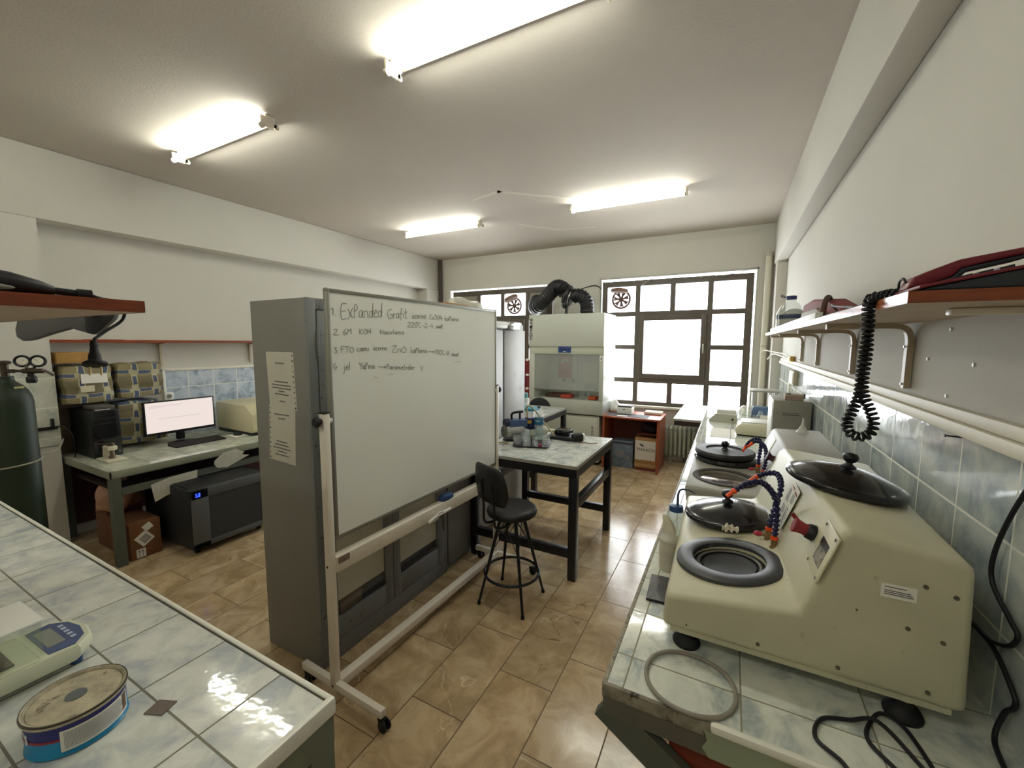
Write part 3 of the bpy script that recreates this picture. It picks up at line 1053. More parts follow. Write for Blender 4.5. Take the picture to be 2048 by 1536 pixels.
# water taps with jointed navy hoses and orange nozzles
def tap(parent, p, side, path, r=.0085):
    b = MB()
    p = V(p)
    b.cyl(p, p+V((0, 0, .045)), .0085, n=14).cyl(p+V((0, 0, .012)), p+V((0, 0, .022)), .0115, n=6).cyl(p+V((0, 0, .03)), p+V((side*.02, -.004, .03)), .006, n=10)
    tp = build('tap', b, brass, parent)
    h = MB(); h.sph(p+V((side*.03, -.005, .03)), (.014, .007, .009), 12)
    build('lever', h, mat('tap_red', '#b03444', .4), tp)
    c = MB(); c.cyl(p+V((0, 0, .045)), p+V((0, 0, .055)), .0105, n=14)
    build('hose_base', c, orange_p, tp)
    P = catmull([p+V((0, 0, .055))]+[V(q) for q in path], 10)
    # resample into beads
    b = MB()
    acc, last = 0, P[0]
    pts = [P[0]]
    for q in P[1:]:
        if (q-pts[-1]).length >= .0125:
            pts.append(q)
    for a, c in zip(pts[:-1], pts[1:]):
        d = c-a
        b.lathe([(0, 0), (.0062, 0), (.0066, d.length*.35), (.0098, d.length*.5), (.0098, d.length*.85), (.0066, d.length), (0, d.length)], a, 12, d)
    hs = build('jointed_hose', b, navy, parent)
    d = (pts[-1]-pts[-2]).normalized()
    nz = MB(); nz.lathe([(0, 0), (.0085, 0), (.0088, .01), (.0065, .012), (.0062, .034), (0, .034)], pts[-1], 14, d)
    build('nozzle', nz, orange_p, hs)
tap(g1, (.148, 1.47, 1.098), 1, [(.153, 1.49, 1.21), (.145, 1.49, 1.27), (.105, 1.46, 1.322), (.06, 1.44, 1.314), (.028, 1.43, 1.288)])
tap(g1, (.138, 1.535, 1.098), -1, [(.148, 1.56, 1.19), (.17, 1.60, 1.27), (.163, 1.66, 1.30), (.13, 1.69, 1.288), (.108, 1.695, 1.272)])

# second machine
near2 = [(-.155, .985), (-.165, 1.075), (.166, 1.068), (.246, 1.262), (.463, 1.266), (.468, .985)]
far2 = [(-.16, .985), (-.168, 1.075), (.155, 1.068), (.24, 1.256), (.47, 1.262), (.475, .985)]
grey_mc = mat('grey_machine_paint', '#9b998e', .5, var=.1, vs=5, spots=('#7d7a6c', 18, .64))
g2 = grinder('grinding_machine', 'grey two wheel grinding machine standing behind the cream one', 2.08, 2.83, near2, far2, grey_mc, [(Matrix.Translation((.0, 2.3, 1.07)), .1155, .02)])
M2 = Matrix.Translation((.0, 2.3, 1.07))
rg = MB(); rg.lathe([(.115, -.02), (.117, .006), (.12, .008), (.143, .008), (.147, .004), (.147, -.002)], n=56, M=M2)
build('splash_ring', rg, mat('rust_ring', '#37302b', .7, var=.3, vs=15), g2)
wl = MB(); wl.lathe([(0, -.006), (.108, -.006), (.111, -.008), (.113, -.018)], n=56, M=M2)
build('wheel', wl, mat('patched_wheel', '#a89a8c', .18, .7, var=.15, vs=8, spots=('#3d2f29', 9, .53)), g2)
# stack on its rear wheel: upturned ring over a lid
M3 = Matrix.Translation((.0, 2.66, 1.073))
rg = MB(); rg.lathe([(.158, 0), (.164, .012), (.16, .026), (.145, .036), (.12, .04)], n=56, M=M3)
build('rear_splash_ring', rg, black_g, g2)
t = thing('wheel_lid', 'black flat lid with raised rim and knob on the rear wheel of the grey machine', 'lid', (0, 2.66, 1.09))
M4 = Matrix.Translation((-.003, 2.655, 1.108))
b = MB(); b.lathe([(.152, 0), (.158, .012), (.156, .022), (.148, .03), (.1, .032), (.096, .024), (.05, .026), (.024, .03), (0, .03)], n=64, M=M4)
build('disc', b, mat('dusty_black_lid', '#2a2a2a', .5, var=.2, vs=12), t)
k = MB(); k.lathe([(0, .028), (.022, .029), (.012, .04), (.011, .046), (.02, .056), (.021, .066), (.014, .076), (0, .079)], n=28, M=M4)
build('knob', k, black_g, t, ang=60)
tap(g2, (.155, 2.44, 1.07), -1, [(.155, 2.44, 1.16), (.165, 2.5, 1.22), (.15, 2.53, 1.245), (.115, 2.5, 1.232), (.095, 2.47, 1.207)])
tap(g2, (.172, 2.36, 1.066), 1, [(.18, 2.37, 1.15), (.182, 2.42, 1.21), (.165, 2.47, 1.235), (.135, 2.49, 1.235), (.122, 2.48, 1.225)])
def p2(s, y, off=.0005):
    a, c = V((.166, y, 1.068)), V((.246, y, 1.262))
    u = (c-a).normalized()
    n = u.cross(V((0, -1, 0))); n = -n if n.x > 0 else n
    return frame(a+(c-a)*s+n*off, (0, -1, 0), u), n
pm, n = p2(.5, 2.22)
plt = MB(); plt.box(-.1, -.055, 0, .075, .08, .004, .001, M=pm)
po = build('control_plate', plt, mat('pale_plate', '#c9c6b4', .4), g2)
pl = MB()
for k in range(5):
    pl.box(-.05+k*.022, -.035+((k*7) % 3)*.01, .004, -.036+k*.022, -.02+((k*5) % 3)*.01, .005, M=pm)
build('worn_print', pl, ink, po)
pm, n = p2(.52, 2.64)
plt = MB(); plt.box(-.11, -.07, 0, .1, .08, .004, .001, M=pm)
build('rear_plate', plt, mat('pale_plate_rear', '#d3d0be', .4), g2)
pm, n = p2(.6, 2.35)
q = pm.translation
kn = MB(); kn.lathe([(0, 0), (.016, 0), (.014, .015), (.024, .03), (.023, .034), (0, .036)], q, 10, n)
build('switch', kn, mat('maroon_knob', '#3a1b28', .5), g2)
# ------------------------------------------------------------------ small things on the right bench
t = thing('smartphone', 'black smartphone lying at the bench edge beside the cream machine', 'phone', (-.17, 1.39, .9255), R(3))
b = MB(); b.box(-.037, -.078, 0, .037, .078, .0085, .003, 3)
build('case', b, black_p, t, local=True)
build('screen', MB().box(-.035, -.076, .0085, .035, .076, .0091), mat('phone_glass', '#4b4e55', .08, var=.5, vs=20, coat=1), t, local=True)
t = thing('dispenser_bottle', 'grubby white flip spout bottle beside the cream machine', 'bottle', (-.166, 1.545, .925))
dirty_w = mat('grubby_white', '#cfc9b6', .5, var=.15, vs=20)
build('body', MB().lathe([(0, 0), (.03, 0), (.032, .004), (.0335, .11), (.031, .118), (.026, .122), (0, .122)], (-.166, 1.545, .925), 28), dirty_w, t)
build('shoulder', MB().lathe([(.034, .106), (.0355, .112), (.033, .12), (.024, .128), (.02, .14), (0, .142)], (-.166, 1.545, .925), 28), milky, t)
sp = MB()
sp.loft([[(x*k-.166+dx, 1.545+y*k, .925+z) for x, y in ((-.02, -.014), (.02, -.016), (.022, .014), (-.018, .016))] for k, dx, z in ((1, 0, .135), (.95, -.002, .155), (.7, -.008, .178), (.45, -.016, .197), (.25, -.02, .203))])
build('spout', sp, mat('cream_spout', '#d9d2bd', .45, var=.2, vs=30, spots=('#6f6138', 26, .66)), t)
pr = MB(); pr.box(-.16, 1.512, .95, -.15, 1.5125, .958)
t2 = thing('wash_bottle', 'clear wash bottle with blue cap and bent spout beside the black domed lid', 'bottle', (-.17, 1.80, .925))
build('body', MB().lathe([(0, 0), (.03, 0), (.033, .004), (.033, .1), (.031, .108), (.033, .112), (.031, .12), (.026, .126)], (-.17, 1.80, .925), 28), pet, t2)
build('cap', MB().lathe([(0, .126), (.0275, .126), (.028, .13), (.027, .148), (.012, .152), (0, .152)], (-.17, 1.80, .925), 28), mat('dark_blue_cap', '#1f3f70', .4), t2)
build('spout', MB().tube([(-.165, 1.80, 1.075), (-.165, 1.80, 1.12), (-.155, 1.795, 1.145), (-.13, 1.785, 1.153), (-.1, 1.775, 1.146)], lambda k: .0052-.003*k), mat('spout_blue', '#27364f', .4), t2)
build('dip_tube', MB().cyl((-.165, 1.80, .93), (-.165, 1.80, 1.07), .002, n=8), milky, t2)
single('rubber_ring', MB().tube([(-.05+.1*math.cos(a)+.0*math.sin(a), 1.022+.098*math.sin(a), .931+.002*math.sin(3*a)) for a in [2*PI*i/24 for i in range(24)]], .0052, 10, 3, True), mat('grey_rubber', '#8f887c', .6, var=.1, vs=20), 'grey rubber hose ring lying at the near end of the right bench', 'rubber ring')
ts = MB()
def fts(u, v):
    a = V((.028+.05*(u-.5), 1.52+.02*(v-.5)+.02*u, 1.121+.022*math.sin(v*3.1)*(1-abs(u-.35))+.006*math.sin(u*19+v*5)))
    return a
ts.sheet(fts, 10, 8, .001)
single('tissue_scrap', ts, mat('tissue', '#d8d0bb', .9), 'crumpled tissue scrap between the two wheels of the cream machine', 'tissue')
# black power cords
cd = mat('cord_black', '#141318', .5)
b = MB(); b.tube([(.39, .99, .931), (.37, 1.1, .932), (.335, 1.12, .938), (.308, 1.09, .932), (.291, 1.036, .931), (.321, .985, .931), (.35, .94, .931), (.37, .9, .9), (.38, .87, .8)], .0042, 8)
b.tube([(.40, .94, .934), (.365, 1.0, .94), (.318, 1.082, .944), (.27, 1.075, .932), (.215, 1.05, .931), (.196, .99, .931), (.235, .95, .931), (.25, .915, .915), (.255, .89, .82)], .0042, 8)
single('extension_cable', b, cd, 'looped black power cord trailing off the near end of the right bench', 'cord')
b = MB()
b.tube([(.548, 1.05, 1.58), (.545, 1.16, 1.51), (.543, 1.23, 1.41), (.54, 1.275, 1.29), (.542, 1.275, 1.22), (.541, 1.2, 1.18), (.54, 1.165, 1.163), (.54, 1.19, 1.125), (.537, 1.25, 1.10), (.53, 1.32, 1.10), (.52, 1.4, 1.11)], .0048, 8)
b.tube([(.53, 1.33, 1.095), (.538, 1.24, 1.092), (.541, 1.16, 1.045), (.541, 1.15, 1.02), (.535, 1.165, .99), (.52, 1.15, .935), (.5, 1.04, .931), (.46, .95, .932)], .0048, 8)
single('wall_cable', b, cd, 'black cable hanging down the wall tiles behind the cream machine', 'cable')
n = MB(); n.cyl((.552, 1.478, 1.508), (.51, 1.478, 1.51), .0022, n=8).cyl((.51, 1.478, 1.51), (.508, 1.478, 1.51), .0045, n=8)
single('nail', n, black_m, 'black nail sticking out under the cable trunking', 'nail')
# ------------------------------------------------------------------ whiteboard on wheels
wb = thing('whiteboard', 'wheeled whiteboard with handwritten list in front of the grey cabinet', 'whiteboard', (-1.637, 1.251, 0), -.038)
brd = mat('whiteboard_enamel', '#eff1ea', .22, var=.02, vs=2.2, spec=.4)
b = MB(); b.box(-.008, .04, .82, .008, 1.456, 1.982)
bo = build('board', b, brd, wb, local=True)
b = MB(); b.box(-.013, .028, .807, .0125, .044, 1.995, .002).box(-.013, 1.452, .807, .0125, 1.468, 1.995, .002).box(-.0128, .044, 1.977, .012, 1.452, 1.9945, .002).box(-.0128, .044, .8075, .012, 1.452, .826, .002)
build('frame', b, mat('dull_aluminium', '#8f8f86', .45, .5), wb, local=True)
b = MB()
for y in (.036, 1.46):
    for z in (.816, 1.986):
        b.sph((0, y, z), (.015, .012, .012), 12)
build('corner_caps', b, mat('corner_plastic', '#8a887c', .5), wb, local=True)
for y, s, fx in ((-.0, -1, -.25), (1.475, 1, -.19)):
    po = build('upright', MB().box(-.02, y-.017, .06, .018, y+.017, 1.425, .004), white_m, wb, local=True)
    k = MB(); k.cyl((-.002, y+s*.015, 1.39), (-.002, y+s*.04, 1.39), .012, n=14).lathe([(0, 0), (.022, 0), (.026, .004), (.026, .014), (.02, .02), (0, .021)], (-.002, y+s*.03, 1.39), 10, (0, s, 0))
    build('clamp_knob', k, black_p, po, local=True)
    k = MB(); k.cyl((-.002, y-s*.016, 1.39), (-.002, y-s*.034, 1.39), .017, n=16)
    build('pivot', k, white_p, po, local=True)
    build('end_cap', MB().box(-.021, y-.018, 1.424, .019, y+.018, 1.43, .001), black_p, po, local=True)
    f = build('base_foot', MB().box(fx, y-.015, .062, .33, y+.015, .1, .003), white_m, wb, local=True)
    for x in (fx+.03, .318):
        c = MB()
        c.cyl((x, y, .062), (x, y, .05), .012, n=12)
        c.box(x-.012, y-.014, .03, x+.03, y-.009, .055, .002).box(x-.012, y+.009, .03, x+.03, y+.014, .055, .002).box(x-.012, y-.014, .05, x+.02, y+.014, .056)
        for dy in (-.02, .008):
            c.lathe([(0, 0), (.022, 0), (.026, .003), (.026, .009), (.022, .012), (0, .012)], (x+.016, y+dy, .026), 20, (0, 1, 0))
        build('caster', c, black_p, wb, local=True)
b = MB(); b.box(-.022, .015, .655, .03, 1.475, .73, .003)
build('crossbar', b, white_m, wb, local=True)
build('crossbar_end_patch', MB().box(.0295, .02, .695, .031, .085, .727), mat('brown_tape', '#7d6a5c', .6, var=.3, vs=30), wb, local=True)
b = MB(); b.box(-.02, .015, .062, .03, 1.475, .104, .003)
build('base_bar', b, white_m, wb, local=True)
for z in (.69, .08):
    build('bolt_hole', MB().cyl((0, -.0175, z), (0, -.019, z), .006, n=10), black_p, wb, local=True)
# handwriting: strokes per character in a unit box (width, strokes)
GL = {
 '1': (.45, [[(0, .75), (.3, 1), (.28, 0)]]), '2': (.7, [[(.05, .75), (.2, .98), (.5, .95), (.55, .7), (.3, .35), (0, .02), (.65, .0)]]),
 '3': (.65, [[(.05, .95), (.5, .95), (.25, .6), (.55, .4), (.45, .05), (.05, .0)]]), '4': (.65, [[(.35, 1), (.0, .35), (.6, .4)], [(.45, .65), (.35, -.1)]]),
 '5': (.6, [[(.55, 1), (.15, .98), (.1, .6), (.45, .55), (.5, .2), (.05, 0)]]), '6': (.6, [[(.45, 1), (.1, .5), (.1, .1), (.4, .0), (.5, .3), (.15, .4)]]),
 '8': (.6, [[(.3, .5), (.05, .8), (.3, 1), (.5, .8), (.3, .5), (.05, .2), (.3, 0), (.5, .2), (.3, .5)]]), '0': (.6, [[(.3, 1), (.05, .6), (.15, .05), (.45, .05), (.55, .6), (.3, 1)]]),
 'E': (.7, [[(.6, 1), (.05, .97), (.0, .0), (.55, .03)], [(.03, .5), (.45, .53)]]), 'x': (.6, [[(0, .65), (.5, 0)], [(.5, .7), (.0, -.05)]]), 'p': (.55, [[(.05, .0), (.12, .85), (.4, .9), (.42, .6), (.1, .5)]]),
 'a': (.6, [[(.45, .5), (.15, .5), (.05, .15), (.3, .05), (.45, .5), (.45, .1), (.58, .05)]]), 'n': (.55, [[(.05, 0), (.05, .5)], [(.05, .4), (.3, .5), (.42, .35), (.42, .0)]]),
 'd': (.6, [[(.42, .4), (.15, .45), (.05, .1), (.3, .02), (.45, .3), (.55, 1.05), (.48, .0)]]), 'e': (.5, [[(.05, .25), (.42, .35), (.25, .55), (.05, .25), (.2, .0), (.45, .08)]]),
 'G': (.75, [[(.6, .9), (.25, .95), (.0, .5), (.2, .0), (.6, .1), (.62, .4), (.35, .4)]]), 'r': (.42, [[(.05, .0), (.08, .5), (.08, .35), (.35, .5)]]), 'f': (.45, [[(.4, .95), (.2, .9), (.15, -.25)], [(0, .45), (.38, .5)]]),
 'i': (.25, [[(.1, .5), (.12, 0)], [(.1, .7), (.13, .73)]]), 't': (.45, [[(.2, 1), (.18, .05), (.35, .0)], [(0, .6), (.42, .62)]]), 'u': (.55, [[(.05, .5), (.05, .1), (.3, .02), (.42, .5), (.45, .0)]]),
 'ü': (.55, [[(.05, .5), (.05, .1), (.3, .02), (.42, .5), (.45, .0)], [(.1, .75), (.14, .77)], [(.3, .77), (.34, .79)]]), 'z': (.5, [[(.05, .5), (.42, .5), (.05, .02), (.45, .02)]]),
 'C': (.6, [[(.5, .9), (.2, .95), (.0, .5), (.15, .05), (.5, .1)]]), 'c': (.48, [[(.4, .45), (.15, .5), (.02, .2), (.2, .0), (.42, .1)]]), 'o': (.5, [[(.25, .5), (.05, .3), (.15, .02), (.4, .1), (.4, .4), (.25, .5)]]),
 'O': (.7, [[(.35, .9), (.05, .6), (.15, .05), (.5, .05), (.62, .6), (.35, .9)]]), 'k': (.5, [[(.05, 1), (.05, 0)], [(.4, .5), (.08, .25), (.42, .0)]]), 'l': (.25, [[(.08, 1), (.1, .0)]]),
 'm': (.8, [[(.05, 0), (.05, .5)], [(.05, .4), (.25, .5), (.35, .0)], [(.35, .4), (.55, .5), (.68, .0)]]), 'M': (.8, [[(.0, 0), (.1, .95), (.35, .4), (.6, .95), (.7, .0)]]), 'K': (.65, [[(.05, .95), (.05, 0)], [(.55, .9), (.1, .45), (.55, .0)]]),
 'H': (.65, [[(.05, .95), (.05, 0)], [(.55, .95), (.55, 0)], [(.05, .5), (.55, .5)]]), 'ı': (.22, [[(.1, .5), (.12, 0)]]), 'F': (.6, [[(.55, .95), (.08, .92), (.03, -.05)], [(.06, .5), (.45, .52)]]), 'T': (.65, [[(0, .95), (.6, .95)], [(.3, .95), (.3, 0)]]),
 'Z': (.65, [[(.05, .9), (.55, .95), (.0, .05), (.6, .02)]]), 's': (.45, [[(.4, .5), (.1, .45), (.3, .2), (.3, .02), (.02, .0)]]), 'j': (.3, [[(.15, .55), (.12, -.3), (-.1, -.25)], [(.15, .75), (.18, .78)]]),
 'Y': (.6, [[(0, .95), (.25, .5)], [(.55, .95), (.2, -.1)]]), '→': (1.6, [[(0, .4), (1.4, .4)], [(1.15, .6), (1.45, .4), (1.15, .22)]]), '-': (.6, [[(.1, .35), (.5, .37)]]), '.': (.3, [[(.05, .02), (.1, .0)]]),
 '°': (.25, [[(.1, 1.1), (.0, 1.0), (.1, .92), (.18, 1.02), (.1, 1.1)]]), ' ': (.5, [])}
WORDS = [('1.', .047, 1.872, .085, 1.874, .034), ('Expanded', .106, 1.86, .358, 1.882, .07), ('Grafit', .393, 1.875, .538, 1.888, .052), ('üzerine', .573, 1.886, .694, 1.892, .036), ('Co3O4', .723, 1.888, .841, 1.89, .03), ('kaplama', .865, 1.888, 1.003, 1.89, .03),
 ('220°C-2-4', .536, 1.837, .755, 1.8375, .028), ('saat', .775, 1.8375, .844, 1.838, .028), ('2.', .058, 1.784, .1, 1.785, .027), ('6M', .112, 1.785, .164, 1.79, .028), ('KOH', .206, 1.79, .28, 1.793, .028), ('Hazırlama', .338, 1.793, .511, 1.796, .026),
 ('3.', .058, 1.701, .088, 1.7, .027), ('FTO', .096, 1.703, .172, 1.701, .03), ('camı', .187, 1.706, .264, 1.707, .032), ('üzerine', .289, 1.711, .382, 1.709, .028), ('ZnO', .418, 1.699, .528, 1.695, .036), ('kaplama', .559, 1.692, .695, 1.69, .03), ('→150°C-8', .704, 1.688, .905, 1.669, .026), ('saat', .925, 1.667, 1.005, 1.659, .026),
 ('4.', .052, 1.622, .085, 1.621, .03), ('jel', .106, 1.616, .149, 1.622, .037), ('Yapma', .2, 1.618, .297, 1.615, .034), ('→parametreler', .318, 1.612, .589, 1.594, .03), ('Y.', .632, 1.589, .677, 1.585, .028)]
mk = mat('marker_ink', '#62665d', .7)
for w, y0, z0, y1, z1, h in WORDS:
    b = MB()
    tot = sum(GL[c][0] for c in w)
    kx = (y1-y0)/tot
    p = 0
    for c in w:
        gw, st = GL[c]
        for s in st:
            pts = []
            for gx, gz in s:
                f = (p+gx)/tot
                pts.append((.0088, y0+(p+gx)*kx, z0+(z1-z0)*f+gz*h))
            b.tube(pts, .00125 if h > .05 else .00105, 4, 3)
        p += gw
    build('handwritten_word', b, mk, bo, local=True)
b = MB()
for y, z, l in ((.285, 1.565, .03), (.385, 1.575, .035)):
    b.tube([(.0088, y, z), (.0088, y+l*.4, z+.008), (.0088, y+l, z+.002)], .001, 4)
b.tube([(.0088, .96, 1.62), (.0088, 1.0, 1.626), (.0088, 1.03, 1.62)], .001, 4)
build('faint_marks', b, mat('faded_ink', '#9b9c90', .7), bo, local=True)
# eraser and clip on the crossbar
def wbw(x, y, z):
    return WM[wb] @ V((x, y, z))
e = MB(); e.loft([[wbw(x*k, .86+y*k, z) for x, y in ((-.02, -.05), (.022, -.05), (.028, 0), (.022, .05), (-.02, .05))] for k, z in ((1, .7305), (1.06, .745), (1, .757), (.75, .768))])
er = thing('board_eraser', 'blue board eraser resting on the whiteboard crossbar', 'eraser', wbw(0, .86, .7305))
build('grip', e, mat('eraser_blue', '#2f4a78', .45), er)
build('felt', MB().loft([[wbw(x*.97, .86+y*.97, z) for x, y in ((-.02, -.05), (.022, -.05), (.028, 0), (.022, .05), (-.02, .05))] for z in (.7302, .736)]), mat('felt_grey', '#8d949c', .9), er)
c = MB(); c.tube([wbw(.033, .66, .655), wbw(.038, .7, .668), wbw(.04, .75, .674), wbw(.04, .86, .676)], .009, 8)
c.tube([wbw(.034, .655, .655), wbw(.036, .7, .648), wbw(.038, .74, .655)], .004, 8).tube([wbw(.04, .72, .676), wbw(.046, .74, .692), wbw(.042, .78, .684)], .005, 8)
single('tube_clamp', c, white_p, 'white plastic holder hooked under the whiteboard crossbar', 'holder')

# ------------------------------------------------------------------ grey metal cabinet
ct = thing('metal_cabinet', 'tall grey metal cabinet with notices taped to its side', 'cabinet', (-2.08, 1.88, 0))
b = MB(); b.box(-2.31, 1.335, .0, -1.86, 2.432, 1.97, .004)
build('carcass', b, cab_side, ct)
b = MB()
b.box(-1.862, 1.335, 0, -1.843, 1.385, 1.97, .002).box(-1.862, 2.40, 0, -1.843, 2.432, 1.97, .002).box(-1.862, 1.384, 1.915, -1.8435, 2.401, 1.9695, .001).box(-1.862, 1.384, 0, -1.8435, 2.401, .105, .001)
build('front_frame', b, cab_worn, ct)
for y0, y1, wy0, wy1, hy in ((1.389, 1.864, 1.445, 1.80, 1.387), (1.87, 2.396, 1.93, 2.315, 2.398)):
    b = MB()
    b.box(-1.86, y0, .11, -1.84, wy0, 1.91, .001).box(-1.86, wy1, .11, -1.84, y1, 1.91, .001).box(-1.86, wy0-.001, .1105, -1.8405, wy1+.001, .235, .001).box(-1.86, wy0-.001, 1.80, -1.8405, wy1+.001, 1.9095, .001)
    d = build('door', b, cab_worn, ct)
    build('window_pane', MB().box(-1.852, wy0, .235, -1.85, wy1, 1.8), pane_m, d)
    build('paper_backing', MB().box(-1.857, wy0, .325 if y0 < 1.5 else .31, -1.8545, wy1, 1.8), mat('backing_paper', '#c6c5b6', .8, var=.06, vs=4), d)
    build('dark_inside', MB().box(-1.8595, wy0-.005, .23, -1.8575, wy1+.005, 1.81), mat('dark_gap', '#272a2d', .8), d)
    for z in (.35, 1.68):
        build('hinge', MB().cyl((-1.836, hy, z), (-1.836, hy, z+.13), .008, n=10), cab_grey, d)
cb = MB(); cb.box(-1.8575, 1.47, .24, -1.8565, 1.62, .322)
build('brown_box_inside', cb, mat('brown_inside', '#5d5242', .8), ct)
# notices
def notice(z0, z1, x0, x1, skew, label, lines, holes):
    t = thing('paper_notice', label, 'notice', ((x0+x1)/2, 1.333, z0))
    def f(u, v):
        x = x0+(x1-x0)*u+skew*(1-v)
        return V((x, 1.3344-.004*abs(math.sin(u*5+v*4))*min(1, 3*min(u, 1-u, v+.1, 1.1-v)), z0+(z1-z0)*v+.012*(u-.5)*(1-v)*-1))
    so = build('sheet', MB().sheet(f, 14, 16, .0004), mat('notice_paper', '#c9c6b8', .8, var=.04, vs=8), t)
    rr = random.Random(int(z0*100))
    pim = mat('print_ink', '#6d6c66', .8)
    for cz, w in lines:
        b = MB()
        x = .5-w/2
        while x < .5+w/2:
            l = rr.uniform(.02, .06)
            p, q = f(x, cz), f(min(x+l, .5+w/2), cz)
            b.box(p.x, min(p.y, q.y)-.0012, p.z-.0032, q.x, max(p.y, q.y)-.0003, p.z+.0032)
            x += l+.012
        build('printed_line', b, pim, so)
    hm_ = mat('hole_dark', '#55534d', .8)
    for k in range(11):
        p = f(holes, .04+k*.09)
        build('binder_hole', MB().cyl(p+V((0, -.0016, 0)), p+V((0, .0004, 0)), .0035 if k % 3 else .005, n=8), hm_, so)
    return t
notice(1.405, 1.7, -2.19, -1.963, .012, 'upper paper notice taped to the side of the grey cabinet', ((.8, .3), (.47, .5), (.41, .68), (.355, .68), (.3, .24), (.245, .5), (.12, .2)), .955)
notice(1.112, 1.418, -2.185, -1.965, -.02, 'lower paper notice taped to the side of the grey cabinet', ((.84, .55), (.77, .25), (.36, .42), (.3, .55), (.24, .66), (.18, .36), (.12, .5)), .045)

b = MB(); b.box(-2.31, 2.44, 0, -1.86, 2.905, 1.93, .004)
c2 = thing('metal_cabinet', 'narrow plain grey cabinet between the tall cabinet and the steel one', 'cabinet', (-2.08, 2.67, 0))
build('carcass', b, cab_grey, c2)
build('door', MB().box(-1.862, 2.455, .05, -1.846, 2.89, 1.9, .002), mat('stained_grey', '#85868a', .5, var=.15, vs=3, spots=('#5d5248', 5, .62)), c2)
# stainless cabinet
sc = thing('steel_cabinet', 'tall scratched stainless steel cabinet behind the whiteboard', 'cabinet', (-2.2, 3.38, 0))
scr = mat('scratched_steel', '#a5a4a1', .5, .3, var=.14, vs=4, spots=('#8f8b86', 5, .66))
b = MB(); b.box(-2.62, 2.93, .06, -1.905, 3.85, 1.93, .004)
build('carcass', b, scr, sc)
for y0, y1 in ((2.94, 3.375), (3.405, 3.84)):
    d = build('door', MB().box(-1.905, y0, .1, -1.88, y1, 1.87, .004), scr, sc)
build('door_gap', MB().box(-1.9045, 3.376, .1, -1.9, 3.404, 1.87), mat('gap_dark', '#2f2d2c', .7), sc)
hd = MB(); hd.box(-1.9, 3.15, 1.88, -1.85, 3.42, 1.945, .012).cyl((-1.86, 3.16, 1.925), (-1.86, 3.48, 1.925), .014, n=14)
build('top_rail', hd, white_p, sc)
hb = MB(); hb.box(-1.9, 3.44, 1.875, -1.84, 3.66, 1.95, .01).box(-1.839, 3.46, 1.915, -1.836, 3.6, 1.925)
build('hinge_cover', hb, mat('chromed_block', '#a9a8a6', .2, .8), sc)
for y in (2.98, 3.8):
    build('leg', MB().cyl((-1.95, y, 0), (-1.95, y, .07), .025, n=12), black_p, sc)
def lump(name, label, cat, c, r, m, seed, amp=.05, sc_=6, group=None):
    b = MB()
    t = bmesh.new()
    bmesh.ops.create_icosphere(t, subdivisions=4, radius=1)
    t.transform(Matrix.Translation(V(c)) @ Matrix.Diagonal((*r, 1)))
    b._add(t)
    b.noise(amp, sc_, seed)
    zb = c[2]-r[2]*.75
    for v in b.bm.verts:
        v.co.z = max(v.co.z, zb)
    return single(name, b, m, label, cat, group)
lump('plastic_bag', 'crumpled clear plastic bag on top of the steel cabinet', 'bag', (-2.15, 3.2, 2.03), (.16, .2, .12), milky, 3, .06)
b = MB(); b.box(-2.4, 2.6, 1.931, -1.95, 2.9, 2.06, .004)
single('storage_box', b, carton, 'tan box lying on the narrow cabinet behind the whiteboard top', 'box')

# ------------------------------------------------------------------ black framed tiled tables
def table(label, x0, y0, x1, y1, z, low=True):
    t = thing('lab_table', label, 'table', ((x0+x1)/2, (y0+y1)/2, 0))
    build('tile_top', MB().box(x0+.006, y0+.006, z-.02, x1-.006, y1-.006, z), tile_tb, t)
    e = MB(); e.box(x0, y0, z-.022, x0+.006, y1, z+.002).box(x1-.006, y0, z-.022, x1, y1, z+.002).box(x0, y0, z-.022, x1, y0+.006, z+.002).box(x0, y1-.006, z-.022, x1, y1, z+.002)
    build('edging', e, mat('alu_edge', '#b9b9b2', .3, .6), t)
    f = MB(); f.box(x0, y0, z-.085, x1, y0+.05, z-.022).box(x0, y1-.05, z-.085, x1, y1, z-.022).box(x0, y0+.05, z-.085, x0+.05, y1-.05, z-.022).box(x1-.05, y0+.05, z-.085, x1, y1-.05, z-.022)
    build('apron', f, black_m, t)
    for x in (x0, x1-.06):
        for y in (y0, y1-.06):
            build('leg', MB().box(x, y, 0, x+.06, y+.06, z-.08, .003), black_m, t)
    for y in (y0+.005, y1-.055):
        build('stretcher', MB().box(x0+.06, y, .17, x1-.06, y+.05, .235, .003), black_m, t)
    build('side_stretcher', MB().box(x1-.055, y0+.06, .535, x1-.005, y1-.06, .6, .003), black_m, t)
    build('side_stretcher', MB().box(x0+.005, y0+.06, .535, x0+.055, y1-.06, .6, .003), black_m, t)
    return t
table('black framed tiled table with the vacuum pump and tray of beakers', -1.84, 2.75, -.93, 3.76, .868)
table('black framed tiled table further back carrying the tissue box', -2.9, 4.27, -1.945, 5.27, .868)

